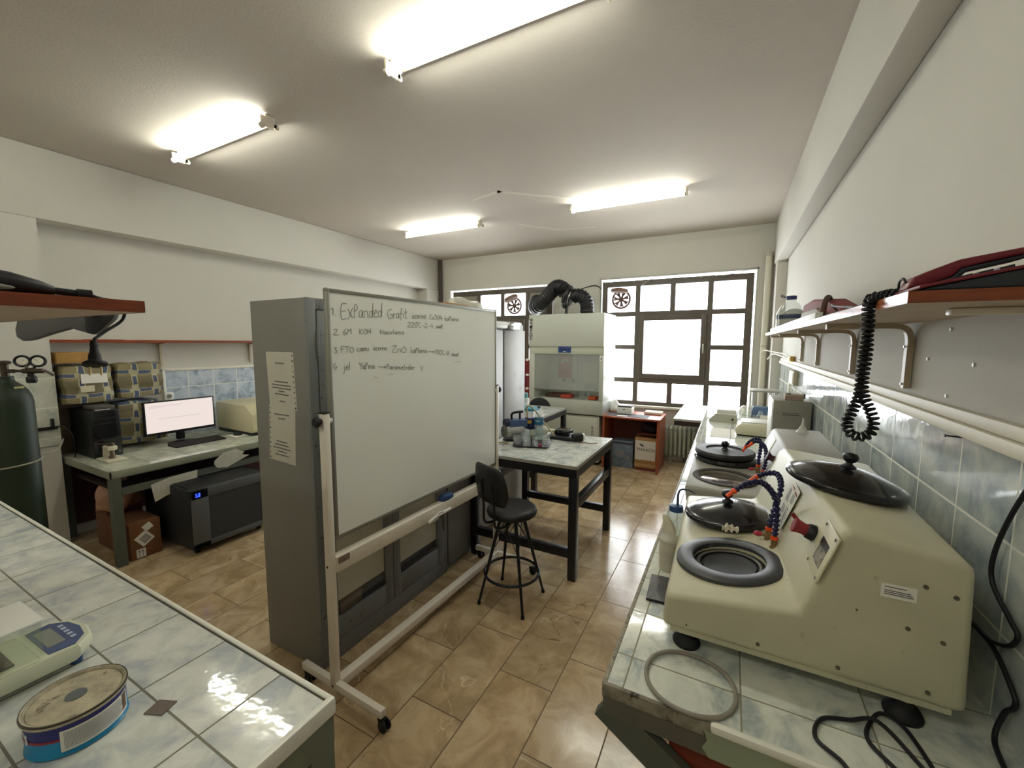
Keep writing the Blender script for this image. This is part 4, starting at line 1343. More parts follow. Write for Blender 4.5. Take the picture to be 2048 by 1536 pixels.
# bar stool
st = thing('bar_stool', 'black padded bar stool with low back beside the whiteboard', 'stool', (-1.253, 2.374, 0))
vin = mat('black_vinyl', '#1b1b1c', .45, var=.1, vs=10, bump=.04, bs=200)
b = MB(); b.lathe([(0, .602), (.15, .602), (.166, .612), (.17, .628), (.166, .644), (.155, .654), (.12, .658), (0, .655)], (-1.253, 2.374, 0), 48)
build('seat', b, vin, st)
for sx in (-1, 1):
    for sy in (-1, 1):
        b = MB(); b.cyl((-1.253+sx*.052, 2.374+sy*.052, .605), (-1.253+sx*.164, 2.374+sy*.161, .012), .0125, .0085, 14)
        lo = build('leg', b, black_m, st)
        build('foot_cap', MB().cyl((-1.253+sx*.163, 2.374+sy*.16, .02), (-1.253+sx*.165, 2.374+sy*.162, 0), .0115, .0125, 12), black_r, lo)
b = MB(); b.tube([(-1.253+.185*math.cos(2*PI*i/24), 2.374+.185*math.sin(2*PI*i/24), .195) for i in range(24)], .0095, 10, 3, True)
build('foot_ring', b, black_m, st)
b = MB()
cs = [V((-1.253+sx*.052, 2.374+sy*.052, .6)) for sx, sy in ((-1, -1), (1, -1), (1, 1), (-1, 1))]
cm = [V((-1.253+sx*.1, 2.374+sy*.1, .36)) for sx, sy in ((-1, -1), (1, -1), (1, 1), (-1, 1))]
for i in range(4):
    b.cyl(cs[i], cm[(i+1) % 4], .0026, n=6).cyl(cs[(i+1) % 4], cm[i], .0026, n=6)
build('cross_wires', b, black_m, st)
dv = V((.40, .92, 0)).normalized()      # the way the sitter faces
sd = V((dv.y, -dv.x, 0))
ctr = V((-1.253, 2.374, 0))
b = MB()
pts = [ctr-dv*.02+sd*.058+V((0, 0, .585)), ctr-dv*.12+sd*.058+V((0, 0, .56)), ctr-dv*.185+sd*.058+V((0, 0, .585)), ctr-dv*.19+sd*.058+V((0, 0, .7)), ctr-dv*.21+sd*.056+V((0, 0, .85)), ctr-dv*.213+sd*.035+V((0, 0, .893)), ctr-dv*.214+V((0, 0, .905))]
pts = pts+[p-sd*2*(p-ctr).dot(sd) for p in pts[-2::-1]]
b.tube(pts, .0085, 10, 5)
build('back_tube', b, black_m, st)
Mb = frame(ctr-dv*.19+V((0, 0, .84)), sd, V((0, 0, 1))-dv*.12)
b = MB()
out = [(-.125, -.118), (.11, -.118), (.14, -.105), (.163, -.06), (.165, .0), (.155, .06), (.13, .112), (.095, .135), (-.095, .135), (-.13, .112), (-.155, .06), (-.165, .0), (-.163, -.06), (-.15, -.1)]
op = [(p.x, p.y) for p in catmull([(x, y, 0) for x, y in out], 3, True)]
def cur(x, y, z):
    return Mb @ V((x, y, z-.9*x*x))
b.loft([[cur(x*k, y*k, z) for x, y in op] for k, z in ((.55, .024), (.86, .024), (.97, .018), (1, .008), (.985, -.004), (.9, -.011), (.5, -.011))])
build('backrest', b, vin, st, ang=60)

# swivel chair behind the second table
ch = thing('swivel_chair', 'black round backed swivel chair behind the second table', 'chair', (-2.4, 5.42, 0))
b = MB(); b.lathe([(0, 0), (.15, 0), (.175, .012), (.175, .03), (.15, .042), (0, .042)], (-2.38, 5.34, .80), 40, (0, 1, .1))
build('backrest', b, mat('chair_fabric', '#2b2b2d', .8), ch)
b = MB(); b.lathe([(0, .44), (.19, .44), (.21, .46), (.2, .49), (0, .495)], (-2.4, 5.02, 0), 36)
build('seat', b, mat('chair_seat', '#242426', .8), ch)
build('back_bar', MB().tube([(-2.4, 5.1, .44), (-2.4, 5.36, .45), (-2.385, 5.4, .6), (-2.38, 5.385, .78)], .014), black_m, ch)
build('gas_column', MB().cyl((-2.4, 5.02, .1), (-2.4, 5.02, .44), .025, n=14), black_m, ch)
b = MB()
for k in range(5):
    a = 2*PI*k/5+.3
    q = V((-2.4+.26*math.cos(a), 5.02+.26*math.sin(a), .07))
    b.bar((-2.4, 5.02, .11), q, .035, .025)
build('star_base', b, black_p, ch)
for k in range(5):
    a = 2*PI*k/5+.3
    q = V((-2.4+.26*math.cos(a), 5.02+.26*math.sin(a), .028))
    build('caster', MB().cyl(q+V((0, -.02, 0)), q+V((0, .02, 0)), .027, n=14), black_p, ch)
# ------------------------------------------------------------------ things on the near table (top .868)
ZT = .868
t = thing('serving_tray', 'dark brown tray holding the beakers on the near table', 'tray', (-1.49, 3.19, ZT))
tm = mat('tray_brown', '#332a2b', .3)
M = Matrix.Translation((-1.49, 3.2, ZT)) @ Matrix.Rotation(R(18), 4, 'Z')
def rrect(hx, hy, r, n=5):
    o = []
    for cx, cy, a0 in ((hx-r, hy-r, 0), (-hx+r, hy-r, 90), (-hx+r, -hy+r, 180), (hx-r, -hy+r, 270)):
        for k in range(n+1):
            a = R(a0+90*k/n)
            o.append((cx+r*math.cos(a), cy+r*math.sin(a)))
    return o
b = MB()
b.loft([[(x*k, y*k, z) for x, y in rrect(.155, .13, .03)] for k, z in ((.9, 0), (1, .012), (1.02, .015), (.985, .015), (.88, .004))], M=M)
build('dish', b, tm, t)
def beaker(x, y, r, h, label, z=ZT+.004, handle=False):
    t = thing('beaker', label, 'beaker', (x, y, z), 0, 'glass beakers on the tray')
    b = MB(); b.lathe([(0, 0), (r*.93, 0), (r, .005), (r, h-.004), (r*1.07, h), (r*1.02, h), (r*.97, h-.006), (r*.96, .008), (0, .006)], (x, y, z), 24)
    build('glass', b, beaker_m, t)
    gm = MB()
    for k in range(4):
        gm.box(x-.0005+.002, y-r-.0006, z+h*(.25+.14*k), x+.012, y-r+.001, z+h*(.25+.14*k)+.0012)
    build('graduation', gm, white_p, t)
    return t
for x, y, r, h, lb in ((-1.6, 3.13, .034, .075, 'glass beaker at the left end of the tray'), (-1.5, 3.11, .034, .082, 'glass beaker at the front of the tray'), (-1.455, 3.175, .024, .06, 'small glass beaker in the middle of the tray'),
                       (-1.375, 3.23, .034, .085, 'tall clear glass beaker at the right end of the tray'), (-1.575, 3.235, .036, .08, 'glass beaker at the back left of the tray'), (-1.42, 3.12, .02, .045, 'tiny glass beaker beside the red cap on the tray')):
    beaker(x, y, r, h, lb)
beaker(-1.66, 3.42, .038, .1, 'glass beaker standing behind the tray on the near table', ZT)
single('bottle_cap', MB().lathe([(0, 0), (.014, 0), (.014, .016), (.012, .018), (0, .018)], (-1.392, 3.15, ZT+.006), 20), mat('crimson_cap', '#a8273f', .4), 'crimson bottle cap on the tray', 'cap')
t = thing('water_bottle', 'tall clear plastic water bottle with blue label on the near table', 'bottle', (-1.5, 3.36, ZT))
pos = (-1.5, 3.36, ZT)
build('body', MB().lathe([(0, .006), (.03, 0), (.04, .006), (.0405, .05), (.038, .055), (.0405, .06), (.0405, .11), (.038, .115), (.0405, .12), (.0405, .205), (.037, .235), (.02, .275), (.0135, .285), (.0135, .305)], pos, 28), pet, t)
build('water', MB().lathe([(0, .008), (.038, .008), (.038, .12), (0, .12)], pos, 24), glassmat('water', '#e9f2f5', .3, .02), t)
lb = build('label', MB().lathe([(.0412, .15), (.0414, .152), (.0414, .21), (.041, .212)], pos, 28), mat('label_blue', '#2c6d8d', .45, var=.2, vs=40), t)
b = MB()
M = frame(V(pos)+V((.010, -.0415, .185)), (1, .2, 0), (0, 0, 1))
b.tube([(-1.525, 3.3265, ZT+.186), (-1.515, 3.3215, ZT+.192), (-1.505, 3.3185, ZT+.182), (-1.495, 3.318, ZT+.192), (-1.485, 3.319, ZT+.184), (-1.475, 3.3225, ZT+.19)], .0022, 6)
build('script_mark', b, white_p, lb)
build('cap', MB().lathe([(0, .3), (.0155, .3), (.0155, .322), (0, .324)], pos, 22), mat('cap_grey', '#69757a', .5), t)
# vacuum pump
vp = thing('vacuum_pump', 'blue and silver vacuum pump on the near table', 'pump', (-1.75, 3.28, ZT))
ax = V((.62, .78, 0)).normalized()
q = V((-1.775, 3.2, ZT+.085))
b = MB(); b.lathe([(0, 0), (.05, 0), (.062, .012), (.064, .03), (.064, .17), (.058, .18), (0, .18)], q, 28, ax)
for k in range(12):
    a = 2*PI*k/12
    pass
build('motor', b, mat('motor_silver', '#c5c6c2', .35, .6), vp)
b = MB(); b.lathe([(0, -.012), (.045, -.01), (.058, .002), (.063, .015)], q, 28, ax)
build('fan_cover', b, mat('fan_cover', '#7d7b6f', .5, var=.3, vs=60), vp)
c = q+ax*.13+V((0, 0, .055))
Mx = frame(c, ax, V((0, 0, 1)).cross(ax))
b = MB(); b.box(-.09, -.048, -.02, .09, .048, .05, .01, M=Mx)
build('oil_case', b, mat('pump_blue', '#51678f', .4), vp)
b = MB(); b.lathe([(0, 0), (.04, 0), (.044, .01), (.044, .05), (.04, .056), (0, .056)], c+ax*-.125+V((0, 0, .018)), 20, ax)
build('end_cover', b, mat('pump_navy', '#1c2440', .4), vp)
b = MB(); b.box(.1, -.05, -.05, .18, .05, .055, .012, M=Mx)
build('pump_head', b, mat('pump_navy_head', '#22264f', .4), vp)
b = MB(); b.box(.085, -.051, .01, .125, -.046, .04, M=Mx)
build('yellow_label', b, mat('label_yellow', '#c9a23d', .5), vp)
b = MB(); b.tube([Mx @ V(p) for p in ((-.05, 0, .05), (-.05, 0, .1), (.0, 0, .115), (.06, 0, .115))], .011).tube([Mx @ V(p) for p in ((.03, 0, .05), (.03, 0, .11))], .01, smooth=False)
build('carry_handle', b, black_p, vp)
b = MB(); b.box(-.12, -.05, -.142, .16, .05, -.128, .003, M=Mx)
build('base_plate', b, black_p, vp)
b = MB(); b.tube([Mx @ V(p) for p in ((.11, .0, .05), (.1, .0, .14), (.12, -.01, .17), (.17, -.03, .12), (.24, -.06, .02), (.31, -.10, -.08), (.36, -.12, -.14))], .0075, 10)
b2 = MB(); b2.tube([(-1.96, 3.1, ZT+.02), (-1.86, 3.08, ZT+.012), (-1.76, 3.1, ZT+.01), (-1.68, 3.11, ZT+.01)], .006, 8)
single('suction_hose', b, mat('yellow_hose', '#b9ad86', .4), 'yellowish hose looping from the blue vacuum pump', 'hose')
single('yellow_tube', b2, mat('amber_tube', '#b99a4d', .4), 'amber tube lying in front of the vacuum pump', 'tube')
b = MB(); b.lathe([(0, 0), (.032, 0), (.034, .004), (.034, .1), (.028, .118), (.014, .13), (.012, .15), (0, .152)], (-1.63, 3.5, ZT), 22)
t = thing('plastic_bottle', 'small white plastic bottle beside the vacuum pump', 'bottle', (-1.63, 3.5, ZT))
build('body', b, milky, t)
build('cap', MB().cyl((-1.63, 3.5, ZT+.15), (-1.63, 3.5, ZT+.178), .014, .009, 16), white_p, t)
lump('plastic_bag', 'crumpled pale plastic bag between the pump and the water bottle', 'bag', (-1.55, 3.56, ZT+.04), (.06, .05, .05), mat('pale_bag', '#e2e0d0', .5), 5, .03, 14)
t = thing('hot_plate', 'flat black instrument with raised block at the back of the near table', 'instrument', (-1.37, 3.56, ZT))
build('base', MB().box(-1.47, 3.46, ZT, -1.2, 3.66, ZT+.03, .006), black_p, t)
build('block', MB().box(-1.42, 3.54, ZT+.03, -1.28, 3.66, ZT+.075, .006), black_g, t)
build('paper_strip', MB().box(-1.52, 3.6, ZT+.031, -1.43, 3.66, ZT+.055, .003), cream, t)
t = thing('cable_drum', 'black cylinder with white end lying at the back of the near table', 'drum', (-1.2, 3.5, ZT))
q, d = V((-1.215, 3.46, ZT+.04)), V((.75, .6, 0)).normalized()
build('barrel', MB().lathe([(0, 0), (.03, 0), (.038, .012), (.04, .03), (.04, .085), (.036, .09), (0, .09)], q, 24, d), black_p, t)
build('white_end', MB().lathe([(0, .09), (.033, .09), (.036, .098), (.03, .11), (0, .112)], q, 24, d), white_p, t)
b = MB(); b.tube([(-1.15, 3.43, ZT+.006), (-1.1, 3.47, ZT+.006), (-1.05, 3.45, ZT+.006), (-1.0, 3.5, ZT+.006)], .004)
single('loose_wires', b, mat('pink_wire', '#8b6d63', .6), 'loose brownish wires beside the black cylinder on the near table', 'wires')

# second table things
t = thing('tissue_box', 'white box with teal band on the second table', 'box', (-2.16, 4.45, .868))
b = MB(); b.box(-2.3, 4.36, .868, -2.02, 4.56, .955, .004)
build('carton', b, mat('box_white', '#e2e3e2', .6), t)
build('teal_band', MB().box(-2.3012, 4.3588, .945, -2.0188, 4.5612, .975, .003), mat('box_teal', '#3b8fa5', .5), t)
t = thing('pump_bottle', 'white plastic bottle with teal cap on the second table', 'bottle', (-2.27, 4.66, .868))
b = MB(); b.box(-2.315, 4.63, .868, -2.225, 4.69, 1.06, .012)
build('body', b, white_p, t)
build('cap', MB().lathe([(0, 0), (.033, 0), (.033, .05), (.028, .06), (0, .06)], (-2.27, 4.66, 1.06), 20), mat('cap_teal', '#6aa9ae', .5), t)
build('dark_stripe', MB().box(-2.3, 4.628, 1.015, -2.24, 4.631, 1.02), ink, t)

# ------------------------------------------------------------------ fume hood
fh = thing('fume_hood', 'pale green grey fume hood with glass front between the windows', 'fume hood', (-2.12, 5.97, 0))
hm = mat('hood_enamel', '#c0c3b8', .4, var=.03, vs=3)
X0, X1, Y0, Y1 = -2.69, -1.55, 5.65, 6.28
b = MB(); b.box(X0, Y0-.02, 1.7, X1, Y1, 2.165, .006)
top = build('upper_housing', b, hm, fh)
b = MB()
M = frame((-2.632, Y0-.0225, 1.79), (0, 0, 1), (-1, 0, 0))
textmb(b, 'M\u0130PR LAB', .075, M, .0008, 'LEFT')
b.lathe([(0, 0), (.026, 0), (.026, .0016), (0, .0016)], (-2.659, Y0-.0225, 1.985), 20, (0, -1, 0))
build('maker_lettering', b, ink, top)
b = MB(); b.box(X0, Y0, 1.59, X1, Y1, 1.7, .003)
cp = build('control_fascia', b, mat('hood_fascia', '#bdc1ae', .4), fh)
b = MB(); b.box(-2.22, Y0-.012, 1.612, -2.03, Y0+.002, 1.71, .002)
dp = build('control_panel', b, mat('panel_blue', '#2b4687', .3), cp)
b = MB(); b.cyl((-2.185, Y0-.012, 1.655), (-2.185, Y0-.014, 1.655), .014, n=14).cyl((-2.06, Y0-.012, 1.655), (-2.06, Y0-.014, 1.655), .014, n=14).box(-2.16, Y0-.0135, 1.648, -2.09, Y0-.012, 1.666)
build('keypad', b, black_p, dp)
build('label_strip', MB().box(-2.145, Y0-.0135, 1.62, -2.1, Y0-.012, 1.63), white_p, dp)
b = MB(); b.box(X0, Y0, .73, -2.605, Y1, 1.59, .003); b.box(-1.61, Y0, .73, X1, Y1, 1.59, .003); b.box(X0, Y1-.03, .73, X1, Y1, 1.59)
build('side_wall', b, hm, fh)
b = MB(); b.box(X0, Y0, .73, X1, Y1-.03, .93, .003)
build('worktop_apron', b, hm, fh)
b = MB(); b.box(-2.605, Y1-.045, .93, -2.13, Y1-.03, 1.59).box(-2.115, Y1-.045, .93, -1.61, Y1-.03, 1.59)
build('rear_baffle', b, mat('baffle', '#d0d4ce', .45), fh)
gs = build('glass_sash', MB().box(-2.605, Y0+.012, 1.07, -1.61, Y0+.017, 1.59), glassmat('sash_glass', '#fafcfa', .15, .03, .22, '#e2e5e0'), fh)
b = MB(); b.box(-2.605, Y0+.0, 1.055, -1.61, Y0+.025, 1.075, .004).box(-2.6, Y0+.006, 1.03, -2.57, Y0+.02, 1.055).box(-1.645, Y0+.006, 1.01, -1.615, Y0+.02, 1.055)
build('sash_bar', b, mat('sash_alu', '#8c8d84', .4, .5), gs)
sw = MB(); sw.box(-1.605, Y0-.008, 1.5, -1.56, Y0+.002, 1.57, .002)
so = build('power_socket', sw, white_p, fh)
build('socket_centre', MB().box(-1.592, Y0-.0095, 1.522, -1.573, Y0-.007, 1.546), mat('socket_dark', '#5a5a55', .5), so)
b = MB(); b.box(X0+.005, Y0+.02, .04, -1.6, Y1, .715, .004)
lc = build('lower_cabinet', b, mat('hood_lower', '#c4c6b6', .45), fh)
b = MB(); b.box(-2.64, Y0+.012, .08, -2.16, Y0+.021, .69, .002).box(-2.14, Y0+.012, .08, -1.62, Y0+.021, .69, .002)
build('doors', b, mat('hood_doors', '#c9cbbc', .45), lc)
b = MB(); M = frame((-1.68, Y0+.0115, .35), (0, 0, 1), (-1, 0, 0)); textmb(b, 'M\u0130PROLAB', .045, M, .0006, 'LEFT')
build('small_lettering', b, ink, lc)
build('shadow_gap', MB().box(X0+.01, Y0+.01, .714, -1.56, Y1, .731), mat('gap_black', '#232321', .8), fh)
build('plinth', MB().box(X0+.03, Y0+.06, 0, -1.63, Y1, .04), black_p, fh)
# what stands in the hood
fl = thing('flag_sheet', 'red flag sheet, its colour paled for glass reflection, with white crescent and star inside the fume hood', 'flag', (-2.33, Y1-.05, 1.2))
Mf = frame((-2.33, Y1-.0465, 1.37), (1, 0, 0), (0, 0, 1))
b = MB(); b.box(-.115, -.18, -.001, .115, .18, .001, M=Mf)
build('red_field', b, mat('glass_hazed_red', '#b0434a', .7), fl)  # red is paled to stand for the reflection haze of the sash glass
b = MB()
o = []
for k in range(33):
    a = R(20+320*k/32)
    o.append((.0+.055*math.sin(a), .07-.055*math.cos(a)*-1))
outer = [(.055*math.cos(R(a)), .07+.055*math.sin(R(a))) for a in range(-55, 236, 10)]
inner = [(.044*math.cos(R(a)), .062-.0+.044*math.sin(R(a))) for a in range(235, -56, -10)]
inner = [(x, y-.008) for x, y in inner]
n = min(len(outer), len(inner))
for i in range(len(outer)-1):
    j = len(inner)-1-i
    p = [outer[i], outer[i+1], inner[j-1], inner[j]]
    b.loft([[(x, y, .001) for x, y in p], [(x, y, .0025) for x, y in p]], M=Mf)
star = []
for k in range(10):
    r = .026 if k % 2 == 0 else .010
    star.append((r*math.sin(2*PI*k/10), -.012+r*math.cos(2*PI*k/10)))
b.prism(star, .001, .0025, 'z', M=Mf)
build('crescent_and_star', b, white_p, fl)
b = MB(); b.box(-2.03, Y1-.047, 1.13, -1.8, Y1-.0455, 1.45)
single('paper_sheet', b, paper, 'white paper sheet on the right rear panel inside the fume hood', 'paper')
for x, lb in ((-2.35, 'left of the two grey round knobs at the back of the fume hood'), (-2.2, 'right of the two grey round knobs at the back of the fume hood')):
    single('valve_knob', MB().lathe([(0, 0), (.025, 0), (.028, .01), (.02, .03), (0, .032)], (x, Y1-.0455, 1.16), 18, (0, -1, 0)), mat('valve_grey', '#85887f', .5), lb, 'knob', 'grey valve knobs in the fume hood')
b = MB(); b.box(-2.5, 5.8, .931, -2.15, 6.05, .985, .02); b.noise(.01, 9, 2)
single('cloth_bundle', b, mat('brown_cloth', '#5d4238', .8, var=.3, vs=12), 'dark brown bundle on the fume hood worktop', 'cloth')
b = MB(); b.box(-2.22, 5.75, .931, -2.06, 5.92, .985, .008)
single('red_box', b, mat('box_red', '#b94636', .5), 'red box on the fume hood worktop', 'box')
b = MB(); b.box(-1.8, 5.74, .931, -1.68, 5.9, .975, .015); b.noise(.006, 16, 4)
single('orange_cloth', b, mat('cloth_orange', '#d2552a', .7), 'orange cloth at the right of the fume hood worktop', 'cloth')
for i, (x, y, h) in enumerate(((-1.95, 5.95, .2), (-1.86, 6.0, .16), (-1.76, 6.02, .14))):
    lb = ('tall glass flask inside the fume hood', 'middle sized glass flask inside the fume hood', 'short glass flask at the right inside the fume hood')[i]
    single('flask', MB().lathe([(0, 0), (.045, 0), (.05, .01), (.02, h*.6), (.018, h), (.016, h)], (x, y, .931), 20), beaker_m, lb, 'flask', 'glass flasks in the fume hood')
# duct and inline fan above the hood
dm = mat('black_duct', '#19191b', .35, bump=.1, bs=30)
def duct(name, label, pts, r):
    P = catmull(pts, 22)
    b = MB()
    t = [0]
    for a, c in zip(P[:-1], P[1:]):
        t.append(t[-1]+(c-a).length)
    b.tube(P, lambda k: r+.012*(abs(((k*t[-1]/.034) % 1)-.5)*2-.5), 20, smooth=False)
    return single(name, b, dm, label, 'duct', ang=80)
duct('flexible_duct', 'long black corrugated hose arching from the window to the fan above the fume hood', [(-2.96, 6.5, 2.45), (-2.9, 6.3, 2.37), (-2.78, 6.08, 2.31), (-2.6, 5.97, 2.4), (-2.46, 5.94, 2.53), (-2.36, 5.93, 2.59), (-2.27, 5.93, 2.55), (-2.23, 5.93, 2.50)], .112)
duct('flexible_duct', 'short black corrugated hose bending from the fan down into the fume hood', [(-2.13, 5.94, 2.42), (-2.08, 5.94, 2.45), (-2.0, 5.95, 2.44), (-1.93, 5.97, 2.37), (-1.91, 5.98, 2.27), (-1.91, 5.98, 2.16)], .1)
fn = thing('inline_fan', 'round black duct fan standing between the two corrugated hoses', 'fan', (-2.2, 5.94, 2.165))
b = MB(); d = V((1, .1, -.35)).normalized(); q = V((-2.25, 5.935, 2.45))
b.lathe([(0, 0), (.115, 0), (.118, .02), (.17, .03), (.18, .05), (.17, .075), (.12, .085), (.115, .12), (0, .12)], q, 32, d)
build('housing', b, black_p, fn)
b = MB(); b.lathe([(.125, .085), (.128, .09), (.128, .1), (.125, .105)], q, 32, d)
build('clamp_ring', b, steel, fn)
b = MB(); b.bar((-2.22, 5.94, 2.165), (-2.2, 5.94, 2.4), .05, .03)
build('stand', b, black_p, fn)
build('label', MB().box(-2.235, 5.8, 2.32, -2.205, 5.803, 2.38), mat('fan_label', '#9b9a94', .5), fn)
b = MB(); b.tube([(-2.17, 5.95, 2.52), (-2.1, 6.2, 2.57), (-2.0, 6.47, 2.65), (-1.9, 6.48, 2.64), (-1.86, 6.5, 2.6)], .008)
single('fan_cord', b, cd, 'black cord running from the duct fan to the right window', 'cord')
# red rack left of the hood
b = MB(); b.box(-2.96, 5.96, 0, -2.91, 6.0, 1.5, .004).box(-2.83, 5.96, 0, -2.78, 6.0, 1.5, .004)
for z in (.3, .9, 1.4):
    b.box(-2.97, 5.965, z, -2.77, 5.99, z+.09)
rk = thing('gas_rack', 'narrow red steel rack standing left of the fume hood', 'rack', (-2.87, 5.98, 0))
b.box(-2.91, 5.97, .5, -2.83, 5.985, 1.45)
build('frame', b, mat('rack_red', '#7d2a33', .5), rk)
b = MB()
for z in (1.02, 1.24, 1.48):
    b.cyl((-2.87, 5.955, z), (-2.87, 5.935, z), .02, n=12).box(-2.9, 5.95, z-.01, -2.84, 5.965, z+.01)
build('white_fittings', b, white_p, rk)

# ------------------------------------------------------------------ brown desk by the window
dk = thing('desk', 'reddish brown office desk under the right window', 'desk', (-1.17, 5.93, 0))
b = MB(); b.box(-1.546, 5.638, .715, -.775, 6.23, .74, .002)
build('desktop', b, [desk_wood], dk)
build('side_panel', MB().box(-1.542, 5.645, 0, -1.517, 6.22, .715), desk_wood, dk)
build('side_panel', MB().box(-.815, 5.645, 0, -.785, 6.22, .715), desk_wood, dk)
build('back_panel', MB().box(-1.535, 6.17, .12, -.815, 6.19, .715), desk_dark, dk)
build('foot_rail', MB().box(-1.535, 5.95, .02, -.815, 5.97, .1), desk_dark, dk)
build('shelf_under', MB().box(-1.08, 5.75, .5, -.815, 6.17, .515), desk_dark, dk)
b = MB(); b.box(-1.52, 5.68, .7405, -.95, 5.95, .744)
single('desk_mat', b, mat('mat_black', '#3c3838', .7), 'dark desk mat on the brown desk', 'mat')
pr = thing('label_printer', 'small white printer with dark top on the brown desk', 'printer', (-1.3, 5.97, .741))
build('body', MB().box(-1.41, 5.9, .741, -1.2, 6.08, .835, .01), white_p, pr)
build('top_cover', MB().box(-1.405, 5.91, .835, -1.205, 6.08, .858, .01), mat('printer_dark', '#4b4748', .5), pr)
build('mark', MB().box(-1.325, 5.898, .8, -1.295, 5.901, .812), ink, pr)
b = MB(); b.box(-1.36, 5.69, .744, -1.22, 5.74, .7475)
single('paper_slip', b, paper, 'small paper slip on the dark desk mat', 'paper')
b = MB(); b.box(-1.05, 6.02, .7405, -.82, 6.2, .775, .008); b.noise(.008, 12, 6)
single('papers', b, mat('paper_pile', '#d9c9b9', .8, var=.2, vs=14), 'loose pile of papers at the window end of the brown desk', 'papers')
lump('plastic_bag', 'white crumpled bag on the brown desk beside the printer', 'bag', (-1.49, 6.1, .80), (.07, .09, .09), mat('white_bag', '#e9e9e6', .5), 8, .05, 9)
# cartons under it
bx = thing('carton', 'cardboard box with printed white front under the brown desk', 'box', (-.96, 5.86, 0))
build('box', MB().box(-1.11, 5.74, .04, -.83, 5.98, .46, .003), carton, bx)
fr_ = build('printed_front', MB().box(-1.105, 5.7385, .15, -.835, 5.7405, .42), mat('print_white', '#d5d0c4', .7), bx)
b = MB(); textmb(b, 'TMAXCN', .058, frame((-.965, 5.738, .275), (1, 0, 0), (0, 0, 1)), .0006)
for k in range(3):
    b.bar((-1.045+k*.006, 5.738, .375-k*.012), (-1.0+k*.006, 5.738, .362-k*.012), .0015, .008)
build('printing', b, ink, fr_)
build('tape', MB().box(-1.111, 5.7375, .06, -.829, 5.7395, .1), mat('tape_brown', '#b08a5e', .6), bx)
build('stand', MB().box(-1.1, 5.75, 0, -.84, 5.97, .04), desk_dark, bx)
bx = thing('carton', 'blue printed carton under the brown desk', 'box', (-1.28, 5.86, 0))
build('box', MB().box(-1.42, 5.76, 0, -1.14, 5.98, .38, .003), mat('carton_blue', '#6d7c8a', .6, var=.35, vs=9, spots=('#a9b2b5', 8, .58)), bx)
b = MB(); b.lathe([(0, 0), (.06, 0), (.06, .002), (0, .002)], (-1.31, 5.76, .2), 24, (0, -1, 0)); b.lathe([(0, 0), (.04, 0), (.04, .002), (0, .002)], (-1.22, 5.76, .15), 24, (0, -1, 0))
build('printed_picture', b, mat('print_grey', '#85888a', .6, var=.4, vs=30), bx)
build('top_band', MB().box(-1.421, 5.7585, .335, -1.139, 5.7605, .365), mat('band_dark', '#3b3c44', .6), bx)
lump('dark_bag', 'dark bag stuffed on the shelf under the brown desk', 'bag', (-.95, 5.9, .575), (.11, .12, .06), mat('dark_cloth', '#2c2122', .8), 9, .03, 9)

# ------------------------------------------------------------------ radiator, stone slab
rd = thing('radiator', 'pale green cast iron radiator under the right window', 'radiator', (-.5, 6.38, 0))
rm = mat('radiator_green', '#bcc6b0', .5, var=.1, vs=8)
for k in range(11):
    x = -.77+k*.06
    b = MB()
    for y in (6.33, 6.4):
        b.tube([(x, y, .14), (x, y, .3), (x, y, .5)], .019, 10)
    b.tube([(x, 6.33, .5), (x, 6.345, .53), (x, 6.385, .53), (x, 6.4, .5)], .019, 10).tube([(x, 6.33, .14), (x, 6.345, .11), (x, 6.385, .11), (x, 6.4, .14)], .019, 10)
    build('section', b, rm, rd)
build('valve', MB().cyl((-.1, 6.36, .52), (.0, 6.36, .52), .015, n=10).cyl((-.07, 6.36, .5), (-.07, 6.36, .57), .02, n=10), brass, rd)
build('bracket', MB().box(-.72, 6.35, 0, -.7, 6.37, .12).box(-.22, 6.35, 0, -.2, 6.37, .12), rm, rd)
sl = thing('stone_slab', 'grey veined stone slab bridging the bench and the window sill', 'slab', (-.4, 5.65, .8))
build('top', MB().box(-.56, 5.12, .845, -.245, 6.42, .87), mat('slab_stone', '#b9b9b4', .35, var=.35, vs=9), sl)
build('dark_box', MB().box(-.55, 5.13, .79, -.25, 6.42, .845), mat('box_dark', '#3a2c2a', .6), sl)
build('trestle', MB().box(-.55, 6.44, .0, -.53, 6.46, .79).box(-.27, 6.44, .0, -.25, 6.46, .79).box(-.3, 5.2, .8, -.237, 6.0, .845), frame_m, sl)
